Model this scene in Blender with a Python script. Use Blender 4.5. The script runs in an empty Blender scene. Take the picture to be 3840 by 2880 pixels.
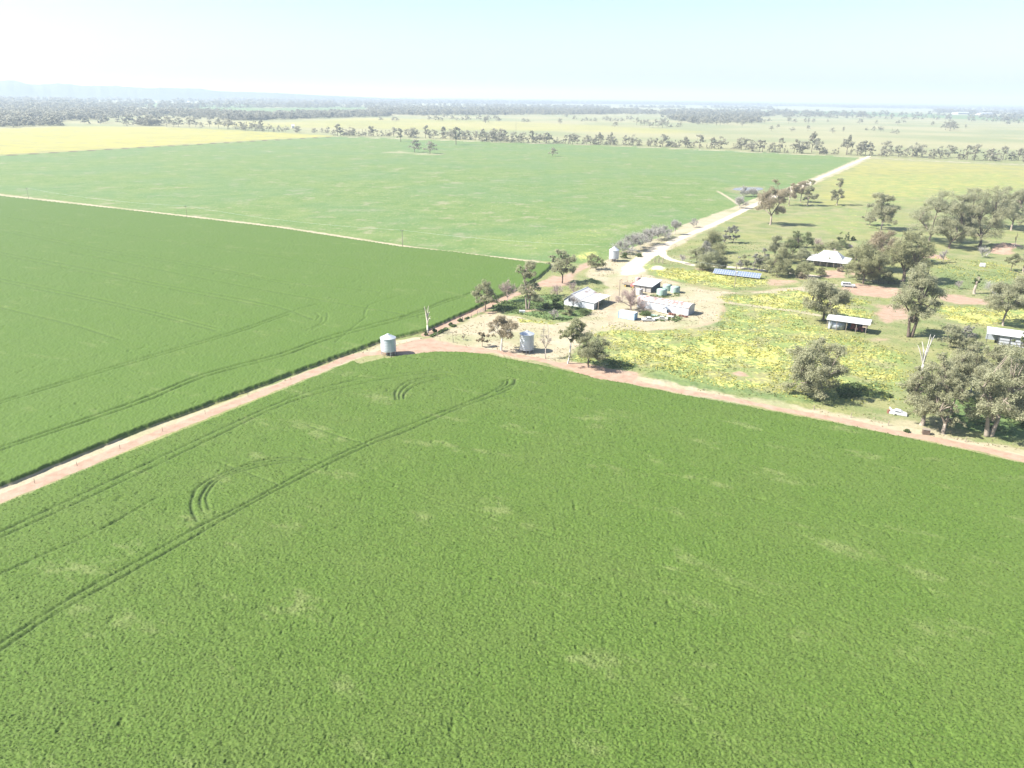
import bpy, math, random
import numpy as np
from mathutils import Vector

# ------------------------------------------------------------------ camera, sky, sun, exposure
S = bpy.context.scene
COL = S.collection
CAM_H = 70.0
FPX = 2847.0                      # focal length in photo pixels (3840 wide)
PITCH = math.radians(20.75)
ROLL = math.radians(0.77)
cF = np.array((0, math.cos(PITCH), -math.sin(PITCH)))
cU0 = np.array((0, math.sin(PITCH), math.cos(PITCH)))
cR0 = np.array((1.0, 0, 0))
cR = cR0 * math.cos(ROLL) + cU0 * math.sin(ROLL)
cU = cU0 * math.cos(ROLL) - cR0 * math.sin(ROLL)

cam = bpy.data.cameras.new('camera')
camo = bpy.data.objects.new('camera', cam)
COL.objects.link(camo)
cam.sensor_fit = 'HORIZONTAL'
cam.sensor_width = 36.0
cam.lens = 36.0 * FPX / 3840.0
cam.clip_start = 0.5
cam.clip_end = 100000
from mathutils import Matrix
camo.matrix_world = Matrix(((cR[0], cU[0], -cF[0], 0), (cR[1], cU[1], -cF[1], 0), (cR[2], cU[2], -cF[2], CAM_H), (0, 0, 0, 1)))
S.camera = camo

SUN_EL = math.radians(44)
SHADOW_AZ = math.radians(9)       # shadows fall to the right and slightly away
world = bpy.data.worlds.new('World')
S.world = world
world.use_nodes = True
wn = world.node_tree
sky = wn.nodes.new('ShaderNodeTexSky')
sky.sky_type = 'NISHITA'
sky.sun_disc = False
sky.sun_elevation = SUN_EL
sky.sun_rotation = math.atan2(-math.cos(SHADOW_AZ), -math.sin(SHADOW_AZ))
sky.air_density = 1.0
sky.dust_density = 1.5
sky.ozone_density = 3.0
wn.links.new(sky.outputs[0], wn.nodes['Background'].inputs[0])
wn.nodes['Background'].inputs[1].default_value = 0.075

sun = bpy.data.lights.new('sun', 'SUN')
sun.energy = 4.8
sun.angle = math.radians(0.53)
sun.color = (1.0, 0.955, 0.89)
suno = bpy.data.objects.new('sun', sun)
COL.objects.link(suno)
Ld = Vector((math.cos(SHADOW_AZ) * math.cos(SUN_EL), math.sin(SHADOW_AZ) * math.cos(SUN_EL), -math.sin(SUN_EL)))
suno.rotation_euler = Ld.to_track_quat('-Z', 'Y').to_euler()
suno.location = (-200, -30, 300)

S.view_settings.view_transform = 'Standard'
S.view_settings.look = 'None'
S.view_settings.exposure = 1.75
S.view_settings.gamma = 1.0
HAZE_DENSITY = 0.00014

# ------------------------------------------------------------------ pixel <-> ground helpers
def G(x, y, z=0.0):
    d = cF + cR * ((x - 1920) / FPX) - cU * ((y - 1440) / FPX)
    t = (CAM_H - z) / -d[2]
    return np.array((d[0] * t, d[1] * t))

def PX(x, y, z):
    v = np.array((x, y, z - CAM_H)); c = v @ cF
    return 1920 + FPX * (v @ cR) / c, 1440 - FPX * (v @ cU) / c, c

def height(bx, by, ty):
    g = G(bx, by); lo, hi = 0.0, 300.0
    for _ in range(50):
        m = (lo + hi) / 2
        if PX(g[0], g[1], m)[1] > ty: lo = m
        else: hi = m
    return lo

def ppm(x, y):
    g = G(x, y)
    return FPX / PX(g[0], g[1], 0)[2]

def GP(pts, z=0.0):
    return np.array([G(p[0], p[1], z) for p in pts])

# photo crops the layout was read from
Z5 = lambda x, y: (x * .7233, 1150 + y * .7233)
Z6 = lambda x, y: (1350 + x * .4521, 1100 + y * .4521)
Z6B = lambda x, y: (1400 + x * .7233, 1250 + y * .7233)
Z7 = lambda x, y: (x * .9042, 650 + y * .9042)
F1 = lambda x, y: (x * .4521, 250 + y * .4521)
F2 = lambda x, y: (900 + x * .4521, 300 + y * .4521)
F3 = lambda x, y: (1800 + x * .4702, 300 + y * .4702)
F4 = lambda x, y: (2800 + x * .4702, 300 + y * .4702)
def M_(f, *pts): return [f(*p) for p in pts]

# ------------------------------------------------------------------ numpy noise
def _h(ix, iy, seed):
    n = (ix.astype(np.int64) * 374761393 + iy.astype(np.int64) * 668265263 + seed * 1442695041) & 0x7fffffff
    n = ((n ^ (n >> 13)) * 1274126177) & 0x7fffffff
    n = n ^ (n >> 16)
    return (n & 0xffff) / 65535.0

def vnoise(x, y, s, seed=0):
    x = x / s; y = y / s
    ix = np.floor(x); iy = np.floor(y)
    fx = x - ix; fy = y - iy
    fx = fx * fx * (3 - 2 * fx); fy = fy * fy * (3 - 2 * fy)
    a = _h(ix, iy, seed); b = _h(ix + 1, iy, seed); c = _h(ix, iy + 1, seed); d = _h(ix + 1, iy + 1, seed)
    return (a * (1 - fx) + b * fx) * (1 - fy) + (c * (1 - fx) + d * fx) * fy

def fbm(x, y, s, o=3, seed=0):
    t = 0; w = 0; a = 1.0
    for i in range(o):
        t = t + a * vnoise(x + 17.3 * i, y - 9.1 * i, s / 2 ** i, seed + i); w += a; a *= .5
    return t / w

# ------------------------------------------------------------------ node helpers
class NT:
    def __init__(self, name):
        self.m = bpy.data.materials.new(name); self.m.use_nodes = True
        self.t = self.m.node_tree; self.b = self.t.nodes['Principled BSDF']
    def n(self, typ): return self.t.nodes.new(typ)
    def set(self, sock, v):
        if isinstance(v, bpy.types.NodeSocket): self.t.links.new(v, sock)
        elif isinstance(v, (tuple, list)): sock.default_value = tuple(v) + ((1,) if len(v) == 3 and len(sock.default_value) == 4 else ())
        else: sock.default_value = v
    def math(self, op, a, b=0.0, c=None, clamp=False):
        n = self.n('ShaderNodeMath'); n.operation = op; n.use_clamp = clamp
        self.set(n.inputs[0], a); self.set(n.inputs[1], b)
        if c is not None: self.set(n.inputs[2], c)
        return n.outputs[0]
    def mix(self, f, a, b, mode='MIX'):
        n = self.n('ShaderNodeMix'); n.data_type = 'RGBA'; n.blend_type = mode
        self.set(n.inputs[0], f); self.set(n.inputs[6], a); self.set(n.inputs[7], b)
        return n.outputs[2]
    def pos(self): return self.n('ShaderNodeNewGeometry').outputs['Position']
    def obj(self): return self.n('ShaderNodeTexCoord').outputs['Object']
    def vmul(self, v, k):
        n = self.n('ShaderNodeVectorMath'); n.operation = 'MULTIPLY'; self.set(n.inputs[0], v); n.inputs[1].default_value = k
        return n.outputs[0]
    def noise(self, v, size, detail=2.0, rough=.5):
        n = self.n('ShaderNodeTexNoise'); self.set(n.inputs['Vector'], v)
        n.inputs['Scale'].default_value = 1.0 / size; n.inputs['Detail'].default_value = detail; n.inputs['Roughness'].default_value = rough
        return n.outputs['Fac']
    def step(self, v, lo, hi):
        n = self.n('ShaderNodeMapRange'); n.interpolation_type = 'SMOOTHSTEP'
        self.set(n.inputs['Value'], v); n.inputs['From Min'].default_value = lo; n.inputs['From Max'].default_value = hi
        return n.outputs[0]
    def attr(self, name):
        n = self.n('ShaderNodeAttribute'); n.attribute_name = name
        return n
    def bump(self, h, strength, dist):
        n = self.n('ShaderNodeBump'); n.inputs['Strength'].default_value = strength; n.inputs['Distance'].default_value = dist
        self.set(n.inputs['Height'], h); self.t.links.new(n.outputs[0], self.b.inputs['Normal'])
    def out(self, col, rough=.8, metal=0.0, spec=.3):
        self.set(self.b.inputs['Base Color'], col); self.set(self.b.inputs['Roughness'], rough)
        self.b.inputs['Metallic'].default_value = metal; self.b.inputs['Specular IOR Level'].default_value = spec
        return self.m

def plain(name, c, rough=.7, metal=0.0, var=.18, size=.8, rust=0.0, spec=.3):
    t = NT(name); o = t.obj()
    f = t.noise(o, size, 4)
    col = t.mix(f, tuple(x * (1 - var) for x in c), tuple(min(.95, x * (1 + var)) for x in c))
    if rust:
        r = t.step(t.noise(t.vmul(o, (1, 1, .35)), 1.3, 5, .65), .60 - rust * .2, .66 - rust * .2)
        col = t.mix(t.math('MULTIPLY', r, .8), col, (.30, .15, .09))
    return t.out(col, rough, metal, spec)

def corrugated(name, c, axis=0, period=.35, rough=.45, metal=.25, rust=0.0, rustcol=(.36, .17, .11), streak=(1, 1, 1)):
    t = NT(name); o = t.obj()
    f = t.noise(o, 1.6, 5)
    col = t.mix(f, tuple(x * .84 for x in c), tuple(min(.92, x * 1.08) for x in c))
    if rust:
        r = t.step(t.noise(t.vmul(o, streak), 1.4, 4, .6), .64 - rust * .2, .70 - rust * .2)
        col = t.mix(t.math('MULTIPLY', r, .75), col, rustcol)
    m = t.out(col, rough, metal, .4)
    w = t.n('ShaderNodeTexWave'); w.wave_type = 'BANDS'; w.bands_direction = 'XYZ'[axis]
    w.inputs['Scale'].default_value = .31416 / period * 1.0
    t.set(w.inputs['Vector'], o)
    t.bump(w.outputs['Fac'], .5, .05)
    return m

# ------------------------------------------------------------------ object helpers
def tag(o, label=None, cat=None, group=None, kind=None):
    if label: o['label'] = label
    if cat: o['category'] = cat
    if group: o['group'] = group
    if kind: o['kind'] = kind
    return o

def thing(name, loc, rz, label, cat, group=None):
    o = bpy.data.objects.new(name, None); COL.objects.link(o)
    o.empty_display_size = .3
    o.location = (loc[0], loc[1], loc[2] if len(loc) > 2 else 0.0); o.rotation_euler = (0, 0, rz)
    return tag(o, label, cat, group)

class MB:
    def __init__(self): self.v = []; self.f = []; self.mi = []; self.cur = 0
    def add(self, vs, fs):
        k = len(self.v); self.v += [tuple(map(float, p)) for p in vs]
        self.f += [tuple(i + k for i in f) for f in fs]; self.mi += [self.cur] * len(fs); return self
    def box(self, c, s, rz=0.0, taper=1.0):
        hx, hy, hz = s[0] / 2, s[1] / 2, s[2] / 2; vs = []
        for z, k in ((-hz, 1), (hz, taper)):
            for x, y in ((-hx, -hy), (hx, -hy), (hx, hy), (-hx, hy)):
                x *= k; y *= k
                vs.append((c[0] + x * math.cos(rz) - y * math.sin(rz), c[1] + x * math.sin(rz) + y * math.cos(rz), c[2] + z))
        return self.add(vs, [(3, 2, 1, 0), (4, 5, 6, 7), (0, 1, 5, 4), (1, 2, 6, 5), (2, 3, 7, 6), (3, 0, 4, 7)])
    def tube(self, pts, rad, seg=6, cap=True):
        pts = [np.array(p, float) for p in pts]; n = len(pts)
        if not hasattr(rad, '__len__'): rad = [rad] * n
        vs = []; fs = []; prev = None
        for i in range(n):
            d = pts[min(i + 1, n - 1)] - pts[max(i - 1, 0)]; d = d / (np.linalg.norm(d) + 1e-9)
            a = np.cross(d, (0, 0, 1.0)) if prev is None else prev - d * (prev @ d)
            if np.linalg.norm(a) < 1e-3: a = np.cross(d, (1.0, 0, 0))
            a = a / np.linalg.norm(a); prev = a; b = np.cross(d, a)
            for j in range(seg):
                t = 2 * math.pi * j / seg
                vs.append(pts[i] + rad[i] * (a * math.cos(t) + b * math.sin(t)))
        for i in range(n - 1):
            for j in range(seg):
                j2 = (j + 1) % seg
                fs.append((i * seg + j, i * seg + j2, (i + 1) * seg + j2, (i + 1) * seg + j))
        if cap: fs += [tuple(range(seg))[::-1], tuple((n - 1) * seg + j for j in range(seg))]
        return self.add(vs, fs)
    def lathe(self, prof, seg=32, c=(0, 0, 0), bottom=True):
        vs = []; fs = []
        for r, z in prof:
            for j in range(seg):
                t = 2 * math.pi * j / seg; vs.append((c[0] + r * math.cos(t), c[1] + r * math.sin(t), c[2] + z))
        for i in range(len(prof) - 1):
            for j in range(seg):
                j2 = (j + 1) % seg; fs.append((i * seg + j, i * seg + j2, (i + 1) * seg + j2, (i + 1) * seg + j))
        if bottom: fs.append(tuple(range(seg))[::-1])
        fs.append(tuple((len(prof) - 1) * seg + j for j in range(seg)))
        return self.add(vs, fs)
    def prism(self, poly, y0, y1):           # polygon in (x,z), extruded in y
        n = len(poly)
        vs = [(x, y0, z) for x, z in poly] + [(x, y1, z) for x, z in poly]
        fs = [tuple(range(n)), tuple(range(2 * n - 1, n - 1, -1))] + [(i, i + n, (i + 1) % n + n, (i + 1) % n) for i in range(n)]
        return self.add(vs, fs)
    def slab(self, pts, th):                 # thick sheet: pts quad, thickness down
        n = len(pts)
        vs = list(pts) + [(p[0], p[1], p[2] - th) for p in pts]
        fs = [tuple(range(n)), tuple(range(2 * n - 1, n - 1, -1))] + [(i, i + n, (i + 1) % n + n, (i + 1) % n) for i in range(n)]
        return self.add(vs, fs)
    def build(self, name, mats, parent=None, smooth=False, loc=None):
        me = bpy.data.meshes.new(name); me.from_pydata(self.v, [], self.f)
        for m in (mats if isinstance(mats, (list, tuple)) else [mats]): me.materials.append(m)
        me.polygons.foreach_set('material_index', self.mi)
        if smooth: me.polygons.foreach_set('use_smooth', [True] * len(self.f))
        me.update()
        import bmesh
        bm = bmesh.new(); bm.from_mesh(me); bmesh.ops.recalc_face_normals(bm, faces=bm.faces); bm.to_mesh(me); bm.free()
        o = bpy.data.objects.new(name, me); COL.objects.link(o)
        if parent is not None: o.parent = parent
        if loc is not None: o.location = loc
        return o

def np_mesh(name, v, quads, mats, parent=None, smooth=False, mi=None, rnd=None):
    me = bpy.data.meshes.new(name)
    nv, nf = len(v), len(quads)
    k = quads.shape[1]
    me.vertices.add(nv); me.vertices.foreach_set('co', np.ascontiguousarray(v, dtype=np.float32).ravel())
    me.loops.add(nf * k); me.loops.foreach_set('vertex_index', np.ascontiguousarray(quads, dtype=np.int32).ravel())
    me.polygons.add(nf)
    me.polygons.foreach_set('loop_start', np.arange(0, nf * k, k, dtype=np.int32))
    me.polygons.foreach_set('loop_total', np.full(nf, k, dtype=np.int32))
    for m in (mats if isinstance(mats, (list, tuple)) else [mats]): me.materials.append(m)
    if mi is not None: me.polygons.foreach_set('material_index', mi.astype(np.int32))
    me.polygons.foreach_set('use_smooth', np.full(nf, smooth, dtype=bool))
    if rnd is not None:
        a = me.attributes.new('rnd', 'FLOAT', 'FACE'); a.data.foreach_set('value', rnd.astype(np.float32))
    me.update(calc_edges=True)
    o = bpy.data.objects.new(name, me); COL.objects.link(o)
    if parent is not None: o.parent = parent
    return o

# ------------------------------------------------------------------ terrain: one height field, cut into its fields and tracks
D_TH = 0.0012
radii = [55.0]
while radii[-1] < 30000:
    r = radii[-1]; sl2 = r * r + CAM_H ** 2
    radii.append(r + max(.1, min(sl2 / (759 * CAM_H) * .58, r * .08)))
radii = np.array(radii)
ths = np.arange(math.radians(-46), math.radians(46), D_TH)
NR, NTH = len(radii), len(ths)
RR, TT = np.meshgrid(radii, ths, indexing='ij')
X = (RR * np.sin(TT)).ravel(); Y = (RR * np.cos(TT)).ravel(); R_ = RR.ravel()
NV = X.size
CX0, CX1, CY0, CY1 = X.min(), X.max(), Y.min(), Y.max()

def sd_poly(P, near):
    x, y = X[near], Y[near]; inside = np.zeros(x.shape, bool); d2 = np.full(x.shape, 1e18)
    n = len(P)
    for i in range(n):
        ax, ay = P[i]; bx, by = P[(i + 1) % n]
        dx, dy = bx - ax, by - ay
        t = np.clip(((x - ax) * dx + (y - ay) * dy) / (dx * dx + dy * dy + 1e-9), 0, 1)
        d2 = np.minimum(d2, (x - ax - t * dx) ** 2 + (y - ay - t * dy) ** 2)
        if abs(dy) > 1e-9:
            c = ((ay > y) != (by > y)) & (x < (dx) * (y - ay) / dy + ax)
            inside ^= c
    d = np.sqrt(d2); return np.where(inside, d, -d)

def near_box(P, m):
    return np.nonzero((X > P[:, 0].min() - m) & (X < P[:, 0].max() + m) & (Y > P[:, 1].min() - m) & (Y < P[:, 1].max() + m))[0]

def poly(arr, pts, w=1.0, soft=2.0, z=0.0, rag=0.0, rs=3.0, mode='max'):
    P = GP(pts, z); k = near_box(P, soft + rag)
    if len(k) == 0: return
    d = sd_poly(P, k)
    if rag: d = d + (fbm(X[k], Y[k], rs, 2, 5) - .5) * 2 * rag
    m = np.clip(d / soft * .5 + .5, 0, 1); m = m * m * (3 - 2 * m) * w
    if mode == 'max': arr[k] = np.maximum(arr[k], m)
    else: arr[k] = arr[k] * (1 - m / max(w, 1e-6) * w)

def line_d(P, k):
    x, y = X[k], Y[k]; d2 = np.full(x.shape, 1e18); hw = np.zeros(x.shape)
    for i in range(len(P) - 1):
        ax, ay = P[i][:2]; bx, by = P[i + 1][:2]; dx, dy = bx - ax, by - ay
        t = np.clip(((x - ax) * dx + (y - ay) * dy) / (dx * dx + dy * dy + 1e-9), 0, 1)
        q = (x - ax - t * dx) ** 2 + (y - ay - t * dy) ** 2
        d2 = np.minimum(d2, q)
    return np.sqrt(d2)

def smooth_line(pts, n=6):
    P = np.array(pts, float)
    if len(P) < 3: return P
    Q = np.vstack([2 * P[0] - P[1], P, 2 * P[-1] - P[-2]]); out = []
    for i in range(1, len(Q) - 2):
        for j in range(n):
            t = j / n; p0, p1, p2, p3 = Q[i - 1], Q[i], Q[i + 1], Q[i + 2]
            out.append(.5 * (2 * p1 + (p2 - p0) * t + (2 * p0 - 5 * p1 + 4 * p2 - p3) * t * t + (3 * p1 - p0 - 3 * p2 + p3) * t ** 3))
    out.append(P[-1]); return np.array(out)

def line(arr, pts, hw, w=1.0, soft=1.0, z=0.0, rag=0.0, rs=3.0):
    P = smooth_line(GP(pts, z), 4); k = near_box(P, hw + soft + rag + 1)
    if len(k) == 0: return
    d = hw - line_d(P, k)
    if rag: d = d + (fbm(X[k], Y[k], rs, 2, 9) - .5) * 2 * rag
    m = np.clip(d / soft * .5 + .5, 0, 1); m = m * m * (3 - 2 * m) * w
    arr[k] = np.maximum(arr[k], m)

zero = lambda: np.zeros(NV)
cropA, cropB, past, canola, gravel, dirt, dry, flow, lush, groove, far, pale = [zero() for _ in range(12)]

EDGE_A = [(-400, 2050), (0, 1891), (506, 1682), (933, 1512), (1324, 1351), (1350, 1361), (1431, 1343), (1553, 1326), (1630, 1317), (1734, 1318), (1825, 1326), (1938, 1350), (2019, 1365), (2110, 1386), (2186, 1402), (2254, 1422), (2340, 1433), (2440, 1455), (2557, 1479), (2760, 1514), (3000, 1560), (3184, 1594), (3428, 1646), (3530, 1667), (3840, 1735), (4500, 1880)]
poly(cropA, EDGE_A + [(4500, 3500), (-800, 3500), (-800, 2190)], 1, .35, z=.65, rag=.35, rs=1.6)
EDGE_B = [(-400, 1998), (0, 1833), (499, 1627), (998, 1443), (1418, 1287), (1600, 1243), (1700, 1197), (1763, 1170), (1804, 1148), (1860, 1122), (1960, 1080), (2020, 1045), (2060, 1010), (2070, 996)]
poly(cropB, EDGE_B + [(1985, 988), (1700, 950), (1510, 931), (1042, 858), (521, 796), (0, 738), (-400, 695)], 1, .35, rag=.3, rs=1.6)
poly(past, [(2150, 985), (1988, 977), (1510, 919), (1042, 848), (521, 787), (0, 725), (-400, 683), (-400, 604), (0, 584), (1000, 526), (1270, 512), (1800, 530), (2270, 544), (2840, 570), (3101, 582), (3235, 590), (3130, 640), (3040, 678), (2844, 756), (2760, 790), (2700, 820), (2600, 846), (2450, 903), (2330, 943), (2250, 985)], 1, 5, rag=2, rs=8)
poly(canola, [(-400, 601), (0, 582), (1000, 524.5), (1268, 511), (900, 490), (600, 477), (250, 475), (0, 484), (-400, 492)], 1, 5)
poly(canola, [(3061, 690), (3130, 648), (3250, 597), (3840, 622), (4500, 650), (4500, 730), (3840, 708), (3600, 718), (3300, 748), (3120, 760), (3061, 735)], .55, 25, rag=20, rs=50)
poly(canola, [(920, 462), (1400, 441), (1900, 455), (2300, 471), (2640, 494), (2500, 501), (2100, 492), (1700, 488), (1300, 480), (960, 478)], .6, 40, rag=50, rs=200)
poly(canola, M_(F1, (1700, 465), (2212, 455), (2212, 500), (1800, 490)), .5, 40)
# pale verge strip between the crop and the pasture
line(dry, [(-400, 690), (0, 731.5), (521, 791.5), (1042, 853), (1510, 925), (1988, 982), (2060, 992)], 3.2, 1, 1.4, rag=.8)
# the left lane
line(dirt, [(-400, 2040), (0, 1872), (250, 1768), (506, 1662), (720, 1577), (933, 1494), (1150, 1407), (1324, 1337), (1430, 1322), (1520, 1300)], 1.7, 1, .9, rag=.35)
line(dry, [(-400, 2010), (0, 1846), (499, 1646), (998, 1463), (1418, 1305), (1560, 1270)], 1.8, 1, 1, rag=.6)
poly(dirt, [(1420, 1336), (1500, 1292), (1567, 1274), (1620, 1268), (1666, 1286), (1780, 1310), (1840, 1326), (1734, 1322), (1630, 1322), (1553, 1330)], 1, 2, rag=1.4, rs=5)
line(dirt, [(1600, 1255), (1700, 1207), (1763, 1176), (1820, 1155), (1852, 1138), (1915, 1110), (1969, 1090), (2020, 1068), (2060, 1052)], 1.9, 1, 1.0, rag=.6)
poly(dirt, [(2010, 1075), (2040, 1050), (2064, 1030), (2100, 1035), (2160, 1010), (2200, 985), (2230, 985), (2190, 1010), (2150, 1045), (2120, 1070), (2060, 1078)], .95, 4, rag=2.5, rs=7)
line(dirt, [(1700, 1300), (1850, 1317), (1938, 1333), (2040, 1353), (2120, 1371), (2210, 1392), (2300, 1412), (2400, 1438), (2557, 1468), (2750, 1498), (2940, 1538), (3184, 1582), (3347, 1619), (3500, 1648), (3700, 1688), (3840, 1722), (4400, 1850)], 1.5, .95, .9, rag=.5)
poly(dirt, [(2060, 1365), (2130, 1355), (2240, 1375), (2380, 1402), (2390, 1432), (2330, 1436), (2240, 1424), (2150, 1395)], 1, 2, rag=1.5, rs=4)
poly(dirt, [(1800, 1170), (1870, 1165), (1900, 1172), (1830, 1182)], .7, 2, rag=1)
for pts, w in (([(3143, 1078), (3220, 1062), (3390, 1085), (3400, 1110), (3330, 1118), (3200, 1107)], .8), ([(3275, 1138), (3396, 1140), (3425, 1185), (3330, 1218), (3285, 1190)], .7),
               ([(3515, 1100), (3600, 1106), (3700, 1123), (3745, 1146), (3600, 1143), (3520, 1126)], .75), ([(3245, 1276), (3320, 1262), (3360, 1275), (3270, 1287)], .6),
               ([(3072, 1032), (3090, 1016), (3160, 1014), (3175, 1040), (3100, 1046)], .8), ([(2990, 1036), (3050, 1028), (3060, 1046), (3000, 1048)], .8), ([(3690, 948), (3750, 916), (3810, 912), (3838, 935), (3780, 956)], .9),
               ([(3455, 945), (3560, 962), (3560, 974), (3460, 966)], .8), ([(2870, 1046), (2980, 1052), (3010, 1066), (2880, 1072)], .65), ([(3170, 980), (3240, 985), (3240, 1045), (3180, 1040)], .6), ([(2600, 1003), (2690, 1008), (2680, 1022), (2600, 1016)], .5),
               ([(1940, 1164), (2000, 1160), (2060, 1166), (2040, 1176), (1950, 1172)], .6), ([(3600, 872), (3700, 880), (3700, 890), (3610, 884)], .5)):
    poly(dirt, pts, w, 3, rag=2.2, rs=5)
# white gravel road and its branch
line(gravel, [(3262, 585), (3150, 634), (3059, 674), (2960, 715), (2844, 762), (2740, 812), (2652, 852), (2584, 879), (2516, 909), (2460, 940), (2426, 958), (2381, 986), (2347, 1010)], 2.35, 1, 1.2, rag=.4)
line(gravel, [(2490, 921), (2460, 940), (2426, 960), (2390, 985), (2365, 1005)], 3.9, 1, 2, rag=.6)
poly(gravel, [(2308, 1036), (2335, 1008), (2381, 978), (2412, 978), (2418, 1010), (2405, 1030), (2350, 1034)], 1, 4, rag=3, rs=6)
line(gravel, [(2468, 934), (2483, 943), (2486, 955), (2500, 967), (2528, 977), (2560, 983), (2600, 994), (2680, 998), (2758, 1003), (2850, 1012), (2960, 1022), (3060, 1036)], 1.9, 1, 1, rag=.3)
poly(gravel, [(2442, 1003), (2470, 996), (2500, 1004), (2480, 1014), (2450, 1012)], .8, 2, rag=1.5)
poly(dirt, M_(Z6B, (1855, 205), (1900, 195), (1960, 225), (1900, 228)), .8, 2, rag=1)
# tan, worn farmyard grass
poly(dry, [(1560, 1292), (1640, 1250), (1710, 1222), (1800, 1180), (1870, 1174), (1960, 1188), (2080, 1216), (2200, 1192), (2228, 1172), (2262, 1142), (2285, 1090), (2265, 1060), (2220, 1048), (2190, 1020), (2260, 982), (2330, 945), (2450, 895), (2600, 835), (2760, 775), (2860, 730), (2885, 745), (2700, 842), (2530, 926), (2436, 975), (2412, 1000), (2430, 1030), (2540, 1060), (2680, 1090), (2800, 1098), (3000, 1076), (3060, 1058), (3150, 1066), (3130, 1088), (2900, 1098), (2720, 1102), (2700, 1122), (2712, 1165), (2690, 1207), (2600, 1230), (2450, 1242), (2290, 1234), (2200, 1275), (2100, 1347), (1980, 1352), (1900, 1330), (1760, 1312), (1650, 1295)], .92, 3, rag=2, rs=6)
poly(dry, [(2270, 1090), (2330, 1050), (2440, 1040), (2560, 1070), (2650, 1095), (2700, 1130), (2700, 1190), (2600, 1225), (2400, 1230), (2250, 1220)], .95, 4, rag=2)
for pts, hw, w in (([(2673, 1117), (2708, 1136), (2713, 1171), (2685, 1205), (2600, 1226), (2450, 1236)], 1.1, .5), ([(2500, 1052), (2700, 1086), (2850, 1092), (3000, 1080), (3150, 1080)], 1.2, .55), ([(1560, 1285), (1800, 1285), (2050, 1265), (2250, 1215), (2330, 1175), (2420, 1215)], 2.2, .35), ([(2290, 1200), (2300, 1130), (2330, 1060), (2360, 1020)], 2.0, .45), ([(2440, 1035), (2480, 1048), (2600, 1072), (2680, 1094)], 1, .5)):
    line(dirt, pts, hw, w, 1.5, rag=.8)
line(dry, [(2700, 1130), (2850, 1150), (2990, 1167), (3070, 1182)], 1.5, 1, 1, rag=.6)
line(dry, [(1750, 1300), (2040, 1345), (2300, 1402), (2557, 1460), (2940, 1528), (3347, 1606), (3840, 1705), (4400, 1830)], 3.0, .8, 2.5, rag=2)
poly(dry, [(3200, 1590), (3400, 1560), (3600, 1640), (3840, 1690), (4100, 1740), (4100, 1760), (3840, 1712), (3400, 1615)], .6, 4, rag=3)
line(dry, [(2600, 848), (2844, 757), (3061, 674), (3250, 590)], 7, .8, 3, rag=2)
# flowers
poly(flow, [(2140, 1347), (2200, 1300), (2240, 1243), (2300, 1230), (2450, 1240), (2640, 1230), (2700, 1207), (2718, 1172), (2715, 1140), (2850, 1155), (3000, 1173), (3040, 1200), (3090, 1240), (3240, 1265), (3260, 1290), (3330, 1310), (3420, 1330), (3400, 1420), (3380, 1500), (3250, 1500), (3100, 1500), (2900, 1480), (2700, 1450), (2520, 1420), (2400, 1395), (2280, 1368)], .46, 4, rag=3, rs=8)
poly(flow, [(2220, 1260), (2330, 1234), (2420, 1300), (2560, 1290), (2700, 1230), (2850, 1290), (3000, 1330), (2950, 1400), (2750, 1380), (2500, 1370), (2300, 1330)], .64, 8, rag=6, rs=14)
poly(flow, [(2408, 983), (2470, 1005), (2560, 1010), (2690, 1022), (2870, 1050), (2885, 1070), (2760, 1084), (2620, 1066), (2500, 1045), (2430, 1015)], .62, 3, rag=2)
poly(flow, [(2692, 1114), (2780, 1108), (2885, 1096), (3000, 1090), (3060, 1100), (3110, 1130), (3200, 1150), (3280, 1170), (3250, 1200), (3120, 1180), (2900, 1157), (2720, 1130)], .6, 3, rag=2)
poly(flow, [(3520, 1148), (3700, 1152), (3900, 1155), (3900, 1215), (3700, 1228), (3560, 1200), (3520, 1170)], .62, 3, rag=2)
poly(flow, [(3140, 1115), (3260, 1122), (3270, 1150), (3150, 1140)], .5, 3, rag=2)
poly(flow, [(1940, 1194), (2080, 1208), (2090, 1217), (1950, 1208)], .7, 1.5, rag=1)
poly(flow, [(2130, 965), (2200, 938), (2260, 950), (2200, 988)], .5, 4, rag=3)
poly(flow, [(2960, 800), (3300, 760), (3420, 860), (3200, 880), (2950, 870)], .30, 15, rag=10, rs=20)
poly(flow, [(3480, 960), (3840, 985), (3840, 1075), (3560, 1040)], .26, 8, rag=6, rs=15)
poly(flow, [(1900, 960), (2160, 960), (2340, 900), (2500, 840), (2300, 820), (1800, 900)], .28, 20, rag=15, rs=20)
poly(flow, [(3050, 660), (3840, 640), (3900, 760), (3300, 780)], .33, 25, rag=20, rs=30)
# lush green
poly(lush, [(2400, 1397), (2500, 1372), (2700, 1430), (2900, 1470), (3100, 1490), (3130, 1530), (2900, 1512), (2600, 1468), (2440, 1435)], .6, 3, rag=2.5, rs=6)
LUSH_BARN = [(1845, 1150), (1900, 1128), (1990, 1108), (2100, 1108), (2122, 1148), (2222, 1166), (2195, 1186), (2120, 1206), (2050, 1200), (1960, 1182), (1855, 1172)]
poly(lush, LUSH_BARN, 1, 2, rag=1.5)
poly(lush, [(2260, 1345), (2330, 1350), (2400, 1375), (2360, 1395), (2280, 1380)], .9, 3, rag=2)
poly(lush, [(3130, 1440), (3300, 1430), (3330, 1480), (3150, 1500)], .8, 3, rag=2)
poly(lush, [(3500, 1500), (3840, 1480), (3900, 1640), (3760, 1640), (3560, 1600)], .85, 4, rag=3)
poly(lush, [(2500, 1180), (2900, 1215), (2940, 1260), (2740, 1240), (2640, 1228)], .55, 5, rag=4)
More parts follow.
